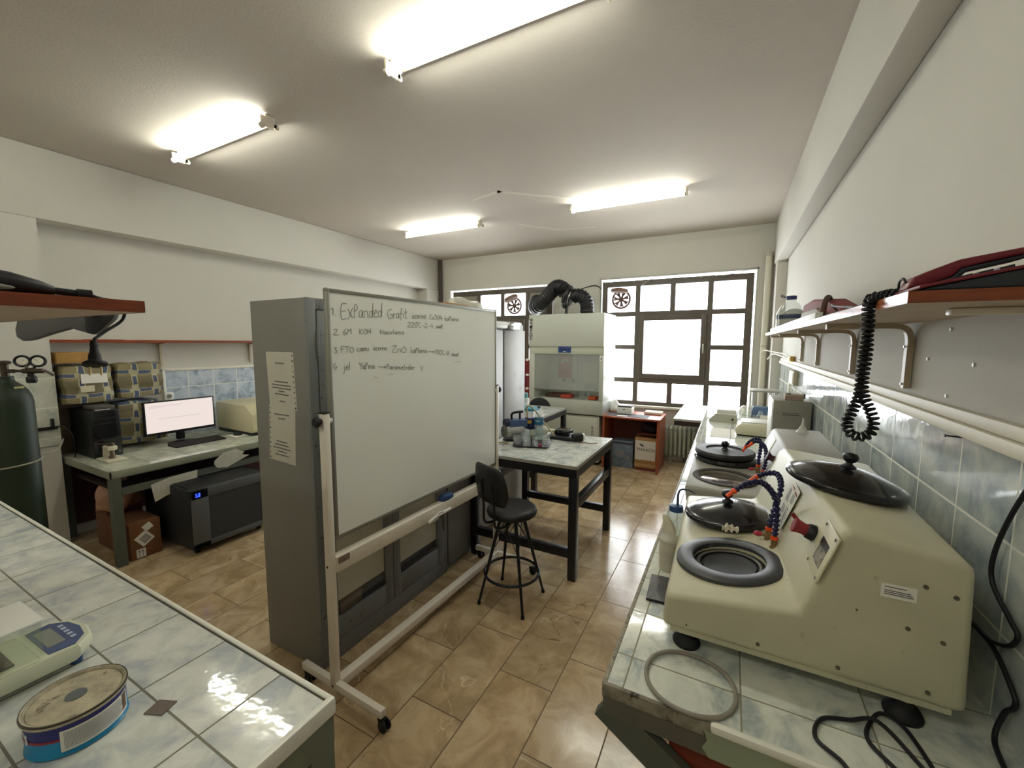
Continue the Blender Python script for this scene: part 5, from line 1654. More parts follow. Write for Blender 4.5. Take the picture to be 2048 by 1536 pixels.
# ventilators in the windows
def vent(x, z, flap_rot, label):
    t = thing('window_ventilator', label, 'ventilator', (x, 6.555, z-.14))
    b = MB(); b.tube([(x+.132*math.cos(2*PI*i/32), 6.553, z+.132*math.sin(2*PI*i/32)) for i in range(32)], .017, 8, 2, True)
    vm = mat('ventilator_brown', '#6b5148', .6)
    build('ring', b, vm, t)
    b = MB()
    for k in range(7):
        a = 2*PI*k/7+.3
        ca, sa = math.cos(a), math.sin(a)
        b.loft([[(x+r*ca-w*sa, 6.55+dy, z+r*sa+w*ca) for w, dy in ((-h, -.002), (h, -.002), (h, .002), (-h, .002))] for r, h in ((.02, .014), (.06, .018), (.112, .034))])
    b.cyl((x, 6.545, z), (x, 6.558, z), .026, n=16)
    build('blades', b, mat('blade_brown', '#5d463f', .6), t)
    b = MB()
    M = Matrix.Translation((x-.015, 6.47, z+.10)) @ Matrix.Rotation(R(flap_rot), 4, 'Y') @ Matrix.Rotation(R(-8), 4, 'X')
    b.lathe([(0, 0), (.125, 0), (.135, .02), (.125, .05), (.06, .065), (0, .068)], n=28, M=M @ Matrix.Diagonal((1, .6, 1, 1)))
    build('flap', b, mat('flap_brown', '#7f6355', .6, var=.2, vs=9), t)
    build('pin', MB().cyl((x+.0, 6.53, z+.13), (x+.0, 6.53, z+.17), .004, n=8), vm, t)
vent(-1.545, 2.425, 4, 'round brown window ventilator with open flap in the right window')
vent(-3.42, 2.40, -22, 'round brown window ventilator with tilted flap in the left window')
b = MB(); b.tube([(-1.25, 6.49, 2.60), (-1.05, 6.47, 2.72), (-.85, 6.47, 2.70), (-.4, 6.475, 2.72), (-.2, 6.47, 2.68), (.0, 6.47, 2.70), (.25, 6.48, 2.76)], .004)
single('window_cable', b, mat('thin_grey_cable', '#9a948c', .6), 'thin pale cable drooping along the top of the right window', 'cable')
# ------------------------------------------------------------------ far end of the right bench
B = .925
single('paper_sheet', MB().box(-.13, 4.0, B+.0004, .07, 4.45, B+.0016), paper, 'white sheet of paper lying on the right bench before the scale', 'paper')
sc = thing('electronic_balance', 'wide cream electronic balance on the far right bench', 'balance', (.22, 4.35, B))
bl = mat('balance_cream', '#cfccb0', .45)
b = MB()
b.loft([[(x, y, B+z) for x, y in ((.07-k, 4.16-k), (.36+k, 4.13-k), (.38+k, 4.5+k), (.09-k, 4.52+k))] for k, z in ((-.01, .015), (.0, .03), (0, .06), (-.015, .085), (-.05, .11))])
build('housing', b, bl, sc)
build('pan', MB().box(.12, 4.24, B+.11, .33, 4.46, B+.118, .003), white_p, sc)
build('base', MB().box(.085, 4.18, B, .35, 4.48, B+.018), black_p, sc)
ad = thing('power_supply', 'low pale grey instrument box with cable on the far right bench', 'instrument', (-.03, 4.95, B))
b = MB(); b.loft([[(x, 4.82+y, B+z) for x, y in ((-.17+a, 0), (.085, 0), (.1, .35), (-.15+a, .35))] for a, z in ((0, 0), (0, .02), (.06, .085))])
build('housing', b, mat('supply_grey', '#b9b8a8', .5), ad)
build('top_block', MB().box(-.1, 4.9, B+.084, .08, 5.12, B+.12, .004), white_p, ad)
build('cable', MB().tube([(.05, 4.82, B+.02), (.04, 4.75, B+.004), (.03, 4.4, B+.005), (.03, 4.0, B+.006), (.02, 3.4, B+.006), (.03, 3.0, B+.006)], .004), mat('pale_cable', '#b8b2a6', .5), ad)
build('hole', MB().cyl((.05, 4.819, B+.035), (.05, 4.8185, B+.035), .012, n=12), black_p, ad)
fu = thing('steel_oven', 'stained grey steel box oven against the right wall tiles', 'oven', (.42, 3.75, B))
b = MB(); b.box(.3, 3.6, B+.02, .535, 4.0, 1.33, .004)
build('housing', b, mat('oven_grey', '#8f8c80', .45, .3, var=.2, vs=5, spots=('#7a6455', 6, .62)), fu)
b = MB(); b.box(.36, 3.597, 1.225, .46, 3.6005, 1.229).box(.36, 3.597, 1.24, .46, 3.6005, 1.2425)
build('slot', b, ink, fu)
build('foot', MB().box(.31, 3.62, B, .34, 3.98, B+.02).box(.5, 3.62, B, .53, 3.98, B+.02), black_p, fu)
build('side_door', MB().box(.296, 3.63, B+.05, .3, 3.97, 1.31, .002), white_p, fu)
wx = thing('wooden_box', 'small pinkish wooden box on top of the steel oven', 'box', (.43, 3.7, 1.33))
build('box', MB().box(.375, 3.65, 1.3305, .49, 3.76, 1.372, .002), mat('pale_wood', '#a6927f', .7, var=.12, vs=20), wx)
build('lid_line', MB().box(.3745, 3.6495, 1.349, .4905, 3.7605, 1.351), ink, wx)
build('black_clip', MB().box(.49, 3.66, 1.345, .5, 3.69, 1.38).box(.385, 3.68, 1.372, .415, 3.72, 1.378), black_p, wx)
single('plastic_funnel', MB().lathe([(.03, 0), (.006, .05), (.004, .09), (.003, .09), (.005, .05), (.028, 0)], (.385, 2.95, B+.26), 20, (-.6, .2, .5)) if False else MB().lathe([(.03, 0), (.006, .045), (.004, .08)], (.37, 2.72, 1.2635), 20, (0, 0, 1)), milky, 'small clear plastic funnel standing on the grey machine', 'funnel')
lj = thing('lab_stand', 'low grey platform on thin rods at the far corner of the right bench', 'stand', (.38, 5.75, B))
b = MB(); b.box(.22, 5.6, 1.18, .53, 5.9, 1.2, .003)
build('platform', b, mat('stand_grey', '#9d9a90', .5), lj)
for x, y in ((.26, 5.64), (.48, 5.64), (.26, 5.86), (.48, 5.86)):
    build('rod', MB().cyl((x, y, B+.0), (x, y, 1.18), .008, n=10), steel, lj)
bb = thing('blue_instrument', 'blue instrument box at the far corner of the right bench', 'instrument', (.33, 5.5, B))
build('housing', MB().loft([[(x, 5.3+y, B+z) for x, y in ((.24, 0), (.43, 0), (.43, .14), (.24, .14))] for z in (0, .06)]+[[(x, 5.3+y, B+.115) for x, y in ((.255, .03), (.43, .03), (.43, .14), (.255, .14))]]), mat('instrument_blue', '#4d6484', .45), bb)
build('base', MB().box(.24, 5.295, B+.001, .43, 5.3, B+.02), black_p, bb)
rr = random.Random(11)
for i, (x, y, r, h, lb) in enumerate(((.17, 5.2, .035, .1, 'glass jar between the grey instrument box and the blue one'), (.31, 5.0, .04, .12, 'round glass flask in front of the blue instrument'), (.40, 5.05, .03, .15, 'tall glass bottle beside the steel oven'), (.1, 5.5, .05, .08, 'wide glass dish near the window end of the right bench'), (-.05, 5.6, .04, .1, 'glass beaker near the window end of the right bench'), (.24, 4.8, .03, .1, 'slim glass vial behind the cream balance'))):
    single('glass_vessel', MB().lathe([(0, 0), (r*.9, 0), (r, .006), (r, h*.55), (r*.5, h*.8), (r*.45, h), (r*.4, h)], (x, y, B), 18), beaker_m, lb, 'glassware', 'glassware on the far right bench')
lump('plastic_bag', 'crumpled clear bag among the glassware on the far right bench', 'bag', (.2, 5.45, B+.04), (.1, .12, .06), milky, 8, .05, 9)
single('card', MB().bar((.33, 4.62, B+.005), (.33, 4.64, B+.13), .09, .001), paper, 'white card with dark print leaning behind the cream balance', 'card')
# sockets on the right wall
for y, z, w, h, m, lb in ((4.66, 1.43, .3, .13, 'socket_cream', 'cream twin wall socket box under the trunking'), (4.93, 1.6, .2, .05, 'box_yellow', 'small yellowish junction box on the trunking')):
    so = thing('wall_socket', lb, 'socket', (.55, y, z-h/2))
    build('box', MB().box(.515, y-w/2, z-h/2, .552, y+w/2, z+h/2, .005), mat(m, '#b3ad96' if 'cream' in m else '#b79a4a', .5), so)
    build('cover', MB().box(.511, y-w/2+.02, z-h/2+.015, .516, y+w/2-.02, z+h/2-.015, .002), mat(m+'_cover', '#c6c1ad' if 'cream' in m else '#c2a65a', .5), so)
b = MB(); b.box(.535, 5.0, 1.0, .553, 5.04, 1.36)
single('cable_duct', b, trimw, 'white vertical cable duct below the wall socket', 'duct')
b = MB()
b.tube([(.555, 5.3, 1.6), (.54, 5.6, 1.63), (.45, 6.07, 1.65), (.38, 6.36, 1.66), (.34, 6.4, 1.6)], .006).tube([(.552, 5.2, 1.58), (.53, 5.7, 1.6), (.47, 6.06, 1.62), (.42, 6.2, 1.55)], .008)
single('wall_cables', b, trimw, 'white cables clipped along the far right corner', 'cables')

# ------------------------------------------------------------------ long shelf on the right wall
sh = thing('shelf', 'long reddish brown shelf on brackets along the right wall', 'shelf', (.42, 2.7, 1.57))
build('board', MB().box(.277, .992, 1.8225, .5595, 4.45, 1.8425), shelf_face, sh, label='pale underside of the shelf')
build('front_edge', MB().box(.274, .99, 1.822, .277, 4.45, 1.843), woodmat('shelf_front', '#9b5a3c', '#ac6a48', .16, (12, 1, 12)), sh)
build('end_edge', MB().box(.274, .989, 1.822, .5595, .992, 1.843), red_wood, sh)
for y in (1.92, 2.665, 3.64, 4.38):
    P = catmull([(.31, y, 1.812), (.42, y, 1.812), (.5, y, 1.812), (.535, y, 1.80), (.5475, y, 1.765), (.5475, y, 1.7), (.5475, y, 1.595)], 6)
    b = MB()
    rings = []
    for i, p in enumerate(P):
        d = (P[min(i+1, len(P)-1)]-P[max(i-1, 0)]).normalized()
        nn_ = V((-d.z, 0, d.x))
        rings.append([p+V((0, -.014, 0))+nn_*.009, p+V((0, .014, 0))+nn_*.009, p+V((0, .014, 0))-nn_*.009, p+V((0, -.014, 0))-nn_*.009])
    b.loft(rings)
    br = build('bracket', b, mat('bracket_beige', '#b9ab95', .45) if y < 2 else bpy.data.materials['bracket_beige'], sh)
    build('bracket_screw', MB().cyl((.538, y, 1.74), (.533, y, 1.74), .004, n=8).cyl((.538, y, 1.61), (.533, y, 1.61), .004, n=8), steel, br)
b = MB(); b.prism([(.40, .995), (.5, .995), (.557, 1.5), (.5, 1.5)], 1.818, 1.8225, 'z')
build('near_bracket', MB().box(.39, 1.16, 1.808, .556, 1.19, 1.822, .004).box(.545, 1.16, 1.62, .556, 1.19, 1.822, .004), white_m, sh)
# screw holes plugged in the wall
for y, z in ((1.654, 1.792), (1.793, 1.702), (1.507, 1.696), (1.64, 1.6)):
    single('wall_plug', MB().cyl((.5605, y, z), (.557, y, z), .0055, n=10), white_p, 'white plugged screw hole in the right wall under the shelf', 'wall plug', 'white wall plugs under the right shelf')
# red telephone
ph = thing('telephone', 'dark red desk telephone with coiled cord at the near end of the right shelf', 'telephone', (.42, 1.09, 1.843))
tel_red = mat('telephone_red', '#6f1f2a', .35)
tel_dark = mat('telephone_dark', '#23262c', .45)
b = MB(); b.prism([(.296, 1.8435), (.54, 1.8435), (.54, 1.903), (.43, 1.876), (.303, 1.8485)], 1.0, 1.19, 'y', bev=.003)
build('base', b, tel_dark, ph)
b = MB(); b.prism([(.292, 1.848), (.43, 1.876), (.54, 1.903), (.54, 1.909), (.43, 1.882), (.291, 1.854)], .998, 1.192, 'y', bev=.002)
tt = build('top_cover', b, tel_red, ph)
b = MB()
for k in range(4):
    x = .335+k*.025
    z = 1.852+.235*(x-.303)
    b.bar((x, 1.03, z+.003), (x, 1.06, z+.003), .018, .006, up=(-.25, 0, 1))
build('keys', b, tel_dark, tt)
hs = [(.289, 1.853), (.297, 1.874), (.325, 1.888), (.36, 1.903), (.44, 1.917), (.52, 1.93), (.52, 1.917), (.44, 1.905), (.387, 1.893), (.362, 1.887), (.353, 1.874), (.325, 1.862)]
b = MB(); b.prism(hs, 1.055, 1.105, 'y', bev=.004)
build('handset', b, tel_red, ph, ang=60)
b = MB(); b.prism([(.44, 1.9045), (.387, 1.8925), (.362, 1.8865), (.353, 1.8735), (.327, 1.8615), (.327, 1.857), (.36, 1.868), (.37, 1.881), (.44, 1.897)], 1.057, 1.103, 'y', bev=.002)
build('handset_underside', b, tel_dark, ph)
def helix(P, r, pitch, wire, taper=None):
    L = [0]
    for a, c in zip(P[:-1], P[1:]):
        L.append(L[-1]+(c-a).length)
    out = []
    N = int(L[-1]/pitch*9)
    j = 0
    up = V((0, 1, 0))
    for i in range(N+1):
        s = L[-1]*i/N
        while j < len(L)-2 and L[j+1] < s:
            j += 1
        t = (s-L[j])/max(1e-9, L[j+1]-L[j])
        p = P[j].lerp(P[j+1], t)
        d = (P[j+1]-P[j]).normalized()
        x = d.cross(up).normalized()
        u = x.cross(d)
        a = 2*PI*s/pitch
        out.append(p+(x*math.cos(a)+u*math.sin(a))*r)
    return MB().tube(out, wire, 5, smooth=False)
cp = [(.30, 1.13, 1.852), (.285, 1.15, 1.853), (.27, 1.175, 1.846), (.264, 1.18, 1.83), (.266, 1.178, 1.79), (.262, 1.176, 1.736), (.261, 1.177, 1.669), (.259, 1.178, 1.63), (.251, 1.18, 1.6), (.243, 1.18, 1.57), (.25, 1.18, 1.547), (.267, 1.18, 1.54), (.285, 1.18, 1.55), (.29, 1.18, 1.575), (.281, 1.18, 1.603), (.269, 1.181, 1.632), (.265, 1.183, 1.67), (.268, 1.184, 1.736), (.264, 1.183, 1.79), (.263, 1.185, 1.832), (.272, 1.2, 1.853), (.286, 1.21, 1.853)]
build('coiled_cord', helix(catmull(cp, 8), .0088, .0105, .0033), black_r, ph)
b = MB(); b.tube([(.286, 1.21, 1.852), (.3, 1.19, 1.858), (.296, 1.13, 1.856), (.29, 1.1, 1.872), (.287, 1.07, 1.875), (.289, 1.06, 1.866)], .0022, 8)
build('handset_lead', b, black_r, ph)
b = MB(); b.tube([(.3, 1.2, 1.8455), (.305, 1.5, 1.8455), (.31, 1.9, 1.8455), (.36, 2.0, 1.86), (.34, 2.02, 1.9), (.33, 1.9, 1.885), (.32, 1.6, 1.86), (.31, 1.45, 1.846)], .004, 8).box(.3, 1.25, 1.8432, .38, 2.1, 1.855, .003)
single('flat_cable', b, black_r, 'black flat cable bundle lying along the right shelf behind the telephone', 'cable')
# further things on the shelf
ph2 = thing('heat_gun', 'dark red and brown hand tool lying on the far right shelf', 'hand tool', (.4, 2.6, 1.8435))
b = MB(); b.prism([(2.05, 1.845), (3.1, 1.845), (3.15, 1.9), (3.1, 1.985), (2.8, 1.99), (2.4, 1.955), (2.1, 1.89)], .38, .46, 'x', bev=.012)
build('body', b, mat('tool_red_brown', '#742b2b', .75), ph2, ang=60)
b = MB(); b.prism([(2.2, 1.8445), (3.05, 1.8445), (2.95, 1.93), (2.5, 1.925), (2.3, 1.88)], .355, .385, 'x', bev=.008)
build('side_panel', b, mat('tool_brown', '#6d5330', .6, var=.2, vs=9), ph2)
b = MB(); b.tube([(.4, 2.42, 1.95), (.38, 2.36, 1.96), (.36, 2.3, 1.93), (.35, 2.28, 1.87)], .012)
build('strap', b, mat('strap_brown', '#4f3226', .7), ph2)
wb2 = thing('water_bottle', 'clear bottle with blue cap standing on the far right shelf', 'bottle', (.38, 3.72, 1.843))
p = (.38, 3.72, 1.843)
build('body', MB().lathe([(0, 0), (.085, 0), (.09, .01), (.09, .13), (.06, .19), (.035, .22), (.03, .235)], p, 24), pet, wb2)
build('label', MB().lathe([(.0905, .09), (.091, .092), (.091, .118), (.0905, .12)], p, 24), mat('label_navy', '#3a4a62', .5, var=.3, vs=30), wb2)
build('cap', MB().lathe([(0, .232), (.034, .232), (.034, .258), (0, .26)], p, 20), mat('cap_navy', '#2a3468', .4), wb2)
build('carry_loop', MB().tube([(.35, 3.72, 2.09), (.32, 3.8, 2.12), (.33, 3.86, 2.11), (.37, 3.76, 2.09)], .004), black_r, wb2)
build('hanging_slip', MB().box(.3, 3.63, 1.86, .301, 3.66, 2.0), paper, wb2)
b = MB(); b.box(.285, 2.0, 1.8435, .31, 4.1, 1.872, .002)
single('white_strip', b, mat('strip_white', '#e6e6e0', .3), 'white plastic strip lying along the front edge of the right shelf', 'strip')
single('grey_plate', MB().lathe([(0, 0), (.1, 0), (.1, .012), (0, .012)], (.46, 4.25, 1.945), 28, (-.4, -1, .1)), mat('plate_grey', '#8d8b80', .5), 'round grey plate standing at the far end of the right shelf', 'plate')
single('parts_box', MB().box(.32, 3.95, 1.8435, .45, 4.15, 1.885, .004).box(.33, 3.97, 1.885, .42, 4.06, 1.905, .003), mat('box_maroon', '#4b2d2c', .6, var=.3, vs=12), 'small maroon parts box at the far end of the right shelf', 'box')

# ------------------------------------------------------------------ computer desk on the left
ZD = .762
ds = thing('computer_desk', 'grey green steel desk with tiled top along the left wall', 'desk', (-4.66, 2.3, 0))
build('tile_top', MB().box(-5.2, 1.275, ZD-.02, -4.13, 3.6, ZD), tile_ds, ds)
b = MB(); b.box(-5.2, 1.262, ZD-.055, -4.118, 1.276, ZD+.001, .002).box(-4.132, 1.262, ZD-.055, -4.118, 3.6, ZD+.001, .002)
build('edge_rail', b, mat('desk_edge', '#8b8f7e', .5, var=.08, vs=5), ds)
b = MB(); b.box(-5.2, 1.265, ZD-.06, -4.12, 1.32, ZD-.021).box(-4.175, 1.265, ZD-.06, -4.12, 3.6, ZD-.021)
build('top_frame', b, dgreen2, ds)
build('lower_rail', MB().box(-4.165, 1.33, .565, -4.12, 3.6, .615), dgreen2, ds)
for x, y in ((-4.18, 1.265), (-5.2, 1.265), (-4.18, 3.5)):
    build('leg', MB().box(x, y, 0, x+.062, y+.062, ZD-.055), dgreen2, ds)
build('back_panel', MB().box(-5.19, 1.33, .1, -5.17, 3.6, .7), mat('desk_dark_red', '#3c1714', .7), ds)
build('drawer_floor', MB().box(-5.16, 1.34, .56, -4.2, 3.55, .575), mat('drawer_dark', '#33201b', .8), ds)
def hang(name, pts, label):
    t = thing(name, label, 'paper', (-4.115, pts[0][0], min(p[1] for p in pts)))
    b = MB(); b.prism([(p[0], p[1]) for p in pts], -4.116, -4.1152, 'x')
    so = build('sheet', b, mat('hung_paper', '#c4c1b2', .85, var=.1, vs=9), t)
    b = MB()
    ys = [p[0] for p in pts]; zs = [p[1] for p in pts]
    z = max(zs)-.045
    while z > min(zs)+.04:
        b.box(-4.1151, min(ys)+.06, z, -4.1147, max(ys)-.07, z+.003)
        z -= .016
    build('faint_print', b, mat('faint_print', '#a3a195', .8), so)
hang('taped_paper', [(1.505, .592), (1.63, .618), (1.84, .628), (1.835, .56), (1.845, .52), (1.72, .497), (1.6, .47), (1.525, .44)], 'white paper hanging from the lower rail of the computer desk')
hang('taped_paper', [(1.98, .672), (2.06, .73), (2.17, .742), (2.2, .72), (2.245, .695), (2.22, .675), (2.29, .655), (2.2, .625), (2.085, .585), (2.0, .6), (1.975, .64)], 'torn curled paper stuck across the two front rails of the computer desk')
# computer
pc = thing('computer_tower', 'black computer tower at the near end of the computer desk', 'computer', (-4.93, 1.46, ZD))
build('case', MB().box(-5.16, 1.36, ZD, -4.71, 1.55, ZD+.405, .004), mat('case_black', '#0e0f11', .45), pc)
b = MB(); b.box(-4.712, 1.365, ZD+.01, -4.704, 1.545, ZD+.4, .002)
fp = build('front_panel', b, black_g, pc)
b = MB(); b.box(-4.7035, 1.375, ZD+.335, -4.702, 1.535, ZD+.34).box(-4.7035, 1.375, ZD+.29, -4.702, 1.535, ZD+.294)
build('drive_slots', b, mat('slot_grey', '#2e3033', .4), fp)
bk = thing('disc_drive', 'grey flat drive lying on the black computer tower', 'drive', (-4.82, 1.46, ZD+.406))
build('box', MB().box(-4.95, 1.39, ZD+.406, -4.73, 1.53, ZD+.44, .003), mat('drive_grey', '#4b4742', .5), bk)
build('bright_edge', MB().box(-4.731, 1.4, ZD+.407, -4.7285, 1.5, ZD+.412), white_p, bk)
mo = thing('monitor', 'flat monitor with a bright white screen on the computer desk', 'monitor', (-4.78, 2.03, ZD))
b = MB(); b.box(-4.80, 1.735, .868, -4.765, 2.325, 1.19, .004)
build('bezel', b, black_p, mo)
scn = build('screen', MB().box(-4.766, 1.748, .893, -4.7635, 2.312, 1.179), mat('screen_white', '#262626', .3, emit='#fff0e8', es=.55), mo)
b = MB(); b.box(-4.7637, 1.775, 1.143, -4.7631, 2.05, 1.1455).box(-4.7637, 1.775, 1.13, -4.7631, 1.9, 1.132).box(-4.7637, 1.84, 1.02, -4.7631, 2.2, 1.0225)
build('screen_lines', b, mat('screen_line', '#202020', .4, emit='#b9afc0', es=.5), scn)
b = MB(); b.box(-4.84, 2.0, .79, -4.79, 2.06, .95, .006)
build('neck', b, black_p, mo)
build('foot', MB().lathe([(0, 0), (.1, 0), (.1, .006), (.03, .018), (0, .02)], (-4.80, 2.03, ZD), 28, sx=.85, sy=1.15), black_p, mo)
kb = thing('keyboard', 'black keyboard in front of the monitor', 'keyboard', (-4.61, 2.09, ZD), R(0))
b = MB(); b.loft([[(-4.53, 1.87, ZD+.0), (-4.53, 2.3, ZD), (-4.69, 2.3, ZD), (-4.69, 1.87, ZD)], [(-4.53, 1.87, ZD+.014), (-4.53, 2.3, ZD+.014), (-4.69, 2.3, ZD+.026), (-4.69, 1.87, ZD+.026)]])
kbo = build('case', b, mat('keyboard_black', '#1d1517', .5), kb)
b = MB()
for r_ in range(5):
    for c_ in range(18):
        x = -4.545-r_*.029
        y = 1.882+c_*.0229
        z = ZD+.0145+.012*(-(x+4.53)/.16)
        b.box(x-.022, y, z-.002, x-.002, y+.019, z+.005, .0015, 1)
build('keys', b, mat('keys_black', '#241a1c', .5), kbo)
mp = thing('mouse_pad', 'small pale mouse pad on the computer desk', 'mouse pad', (-4.58, 2.47, ZD))
build('pad', MB().box(-4.68, 2.38, ZD+.0004, -4.5, 2.56, ZD+.005, .002), paper, mp)
ms = thing('mouse', 'black computer mouse on the pale pad', 'mouse', (-4.6, 2.45, ZD+.005))
b = MB(); b.sph((-4.6, 2.45, ZD+.006), (.055, .034, .034), 20)
for v in b.bm.verts:
    v.co.z = max(v.co.z, ZD+.0055)
build('shell', b, black_p, ms)
build('lead', MB().tube([(-4.655, 2.45, ZD+.012), (-4.72, 2.44, ZD+.008), (-4.76, 2.38, ZD+.008), (-4.78, 2.2, ZD+.008)], .0025), black_r, ms)
ins = thing('spectrometer', 'cream bench instrument with blue display beside the monitor', 'instrument', (-4.75, 2.7, ZD))
side = [(-5.08, .80), (-5.08, 1.088), (-4.53, 1.078), (-4.41, .985), (-4.395, .82), (-4.43, .79)]
b = MB(); b.prism(side, 2.5, 2.98, 'y', bev=.008)
build('housing', b, mat('instrument_cream', '#cbc4a2', .45, var=.03, vs=4), ins)
build('base', MB().box(-5.06, 2.505, ZD, -4.43, 2.975, .805, .004), black_p, ins)
n = V((.093, 0, .12)).normalized()
b = MB(); b.box(-4.412, 2.575, .928, -4.397, 2.76, .975, .002)
dp = build('display', b, mat('display_dark', '#15161c', .2), ins)
b = MB()
for k in range(6):
    b.box(-4.3965, 2.62+k*.015, .944, -4.396, 2.63+k*.015, .96)
build('digits', b, mat('digits_blue', '#8f9cff', .4, emit='#7f8cff', es=2), dp)
build('slot', MB().box(-4.401, 2.6, .895, -4.39, 2.64, .907), black_p, ins)
b = MB(); b.box(-4.4, 2.585, .835, -4.388, 2.62, .862, .002)
build('green_switch', b, mat('green_lamp', '#2fd08a', .3, emit='#25c47c', es=1.2), ins)
build('red_switch', MB().box(-4.4, 2.625, .838, -4.389, 2.645, .86, .002), mat('switch_red', '#b5432d', .4), ins)
# small hand press
pr = thing('hand_press', 'cream hand press with lever on the near corner of the computer desk', 'press', (-4.56, 1.42, ZD))
pc_ = mat('press_cream', '#cfcab4', .45, var=.06, vs=8)
build('base', MB().box(-4.66, 1.355, ZD+.0, -4.44, 1.49, ZD+.018, .006), pc_, pr)
b = MB(); b.loft([[(-4.60+x, 1.42+y, ZD+z) for x, y in ((-.03+a, -.03), (.03+a, -.03), (.03+a, .03), (-.03+a, .03))] for a, z in ((0, .015), (0, .06), (.005, .09), (.02, .1))], bev=.006)
b.box(-4.615, 1.385, ZD+.085, -4.51, 1.455, ZD+.125, .012)
build('frame', b, pc_, pr)
build('plunger', MB().cyl((-4.535, 1.42, ZD+.04), (-4.535, 1.42, ZD+.15), .014, n=14).cyl((-4.535, 1.42, ZD+.018), (-4.535, 1.42, ZD+.04), .022, n=16).cyl((-4.54, 1.42, ZD+.125), (-4.54, 1.42, ZD+.145), .026, n=16), mat('press_steel', '#7d6b5f', .3, .8), pr)
build('lever', MB().bar((-4.54, 1.42, ZD+.135), (-4.67, 1.36, ZD+.14), .012), mat('lever_steel', '#5d564f', .35, .7), pr)
# under the desk
ck = thing('equipment_case', 'dark grey wheeled equipment case with blue display under the computer desk', 'case', (-4.1, 1.95, 0))
b = MB(); b.box(-4.6, 1.63, .05, -3.80, 2.24, .55, .006)
build('housing', b, mat('case_dark', '#26282a', .55), ck)
b = MB(); b.box(-3.802, 1.635, .055, -3.787, 1.76, .548, .004).box(-3.802, 2.19, .055, -3.787, 2.238, .548, .004).box(-3.802, 1.635, .055, -3.787, 2.238, .1, .004).box(-3.802, 1.635, .47, -3.787, 2.238, .548, .004)
build('front_frame', b, mat('case_frame', '#5d6062', .5), ck)
b = MB(); b.box(-3.801, 1.76, .1, -3.79, 2.19, .47)
build('perforated_panel', b, mat('perforated', '#3b3d3d', .6, bump=.4, bs=260), ck)
b = MB(); b.loft([[(-4.3, 1.64, .55), (-3.84, 1.64, .55), (-3.84, 2.23, .55), (-4.3, 2.23, .55)], [(-4.3, 1.65, .558), (-3.86, 1.65, .558), (-3.86, 2.22, .558), (-4.3, 2.22, .558)]])
build('lid', b, black_p, ck)
b = MB()
for k in range(2):
    y = 1.665+k*.02
    b.box(-3.7865, y, .49, -3.786, y+.014, .493).box(-3.7865, y, .503, -3.786, y+.014, .506).box(-3.7865, y, .516, -3.786, y+.014, .519).box(-3.7865, y+.011, .49, -3.786, y+.014, .519 if k else .506)
build('blue_digits', b, mat('led_blue', '#2f4dff', .4, emit='#2a46ff', es=5), ck)
for x, y in ((-3.86, 1.68), (-3.86, 2.19), (-4.5, 1.68), (-4.5, 2.19)):
    build('wheel', MB().cyl((x, y-.012, .025), (x, y+.012, .025), .025, n=14).box(x-.012, y-.016, .03, x+.012, y+.016, .052), black_p, ck)
bx = thing('carton', 'cardboard box with white stickers under the computer desk', 'box', (-4.33, 1.45, 0))
cb_m = mat('carton_dim', '#7a5233', .8, var=.15, vs=6)
build('box', MB().box(-4.56, 1.355, 0, -4.15, 1.56, .3, .006), cb_m, bx)
b = MB()
b.box(-4.1495, 1.39, .01, -4.1485, 1.45, .08)
M = Matrix.Translation((-4.149, 1.45, .16)) @ Matrix.Rotation(R(35), 4, 'X')
b.box(-.0005, -.05, -.05, .0005, .045, .05, M=M)
M = Matrix.Translation((-4.149, 1.475, .245)) @ Matrix.Rotation(R(30), 4, 'X')
b.box(-.0005, -.03, -.025, .0005, .03, .03, M=M)
so = build('stickers', b, paper, bx)
b = MB()
for y in (1.408, 1.43):
    b.bar((-4.148, y, .022), (-4.148, y, .065), .002, .004).box(-4.1485, y-.006, .058, -4.1478, y+.006, .066)
M = Matrix.Translation((-4.1483, 1.45, .16)) @ Matrix.Rotation(R(35), 4, 'X')
for k in range(7):
    b.box(-.0005, -.03, -.035+k*.009, .0005, .03, -.031+k*.009, M=M)
build('sticker_print', b, ink, so)
lump('shopping_bag', 'pinkish plastic shopping bag on boxes behind the front leg of the computer desk', 'bag', (-4.62, 1.45, .43), (.16, .13, .14), mat('pink_bag', '#b98f78', .5, var=.15, vs=10), 12, .06, 8)
single('carton', MB().box(-4.8, 1.36, 0, -4.57, 1.6, .34, .005), mat('carton_brown_dark', '#6b4a34', .8), 'dark cardboard box under the pink bag below the computer desk', 'box')
# bales of woven cloth behind the computer
pl = plaidmat('plaid_cloth')
def bale(x0, y0, z0, x1, y1, z1, seed, label):
    b = MB()
    t = bmesh.new()
    bmesh.ops.create_cube(t, size=1)
    bmesh.ops.subdivide_edges(t, edges=t.edges[:], cuts=9, use_grid_fill=True)
    for v in t.verts:
        c = v.co*2
        k = (1-.10*(abs(c.x)**3+abs(c.y)**3+abs(c.z)**3)/2)
        v.co = v.co*k
        v.co += v.co.normalized()*.03*math.sin(c.z*7+seed)*(1-abs(c.z))
    t.transform(Matrix.Translation(((x0+x1)/2, (y0+y1)/2, (z0+z1)/2)) @ Matrix.Diagonal((x1-x0, y1-y0, z1-z0, 1)))
    b._add(t)
    b.noise(.014, 7, seed)
    return single('cloth_bale', b, pl, label, 'bale', 'plaid cloth bales stacked behind the computer')
bale(-5.19, 1.27, 1.2, -4.93, 1.62, 1.56, 1, 'plaid cloth bale with paper slips above the computer tower')
bale(-5.19, 1.62, 1.22, -4.93, 1.99, 1.565, 2, 'plaid cloth bale in the upper row nearest the wall tiles')
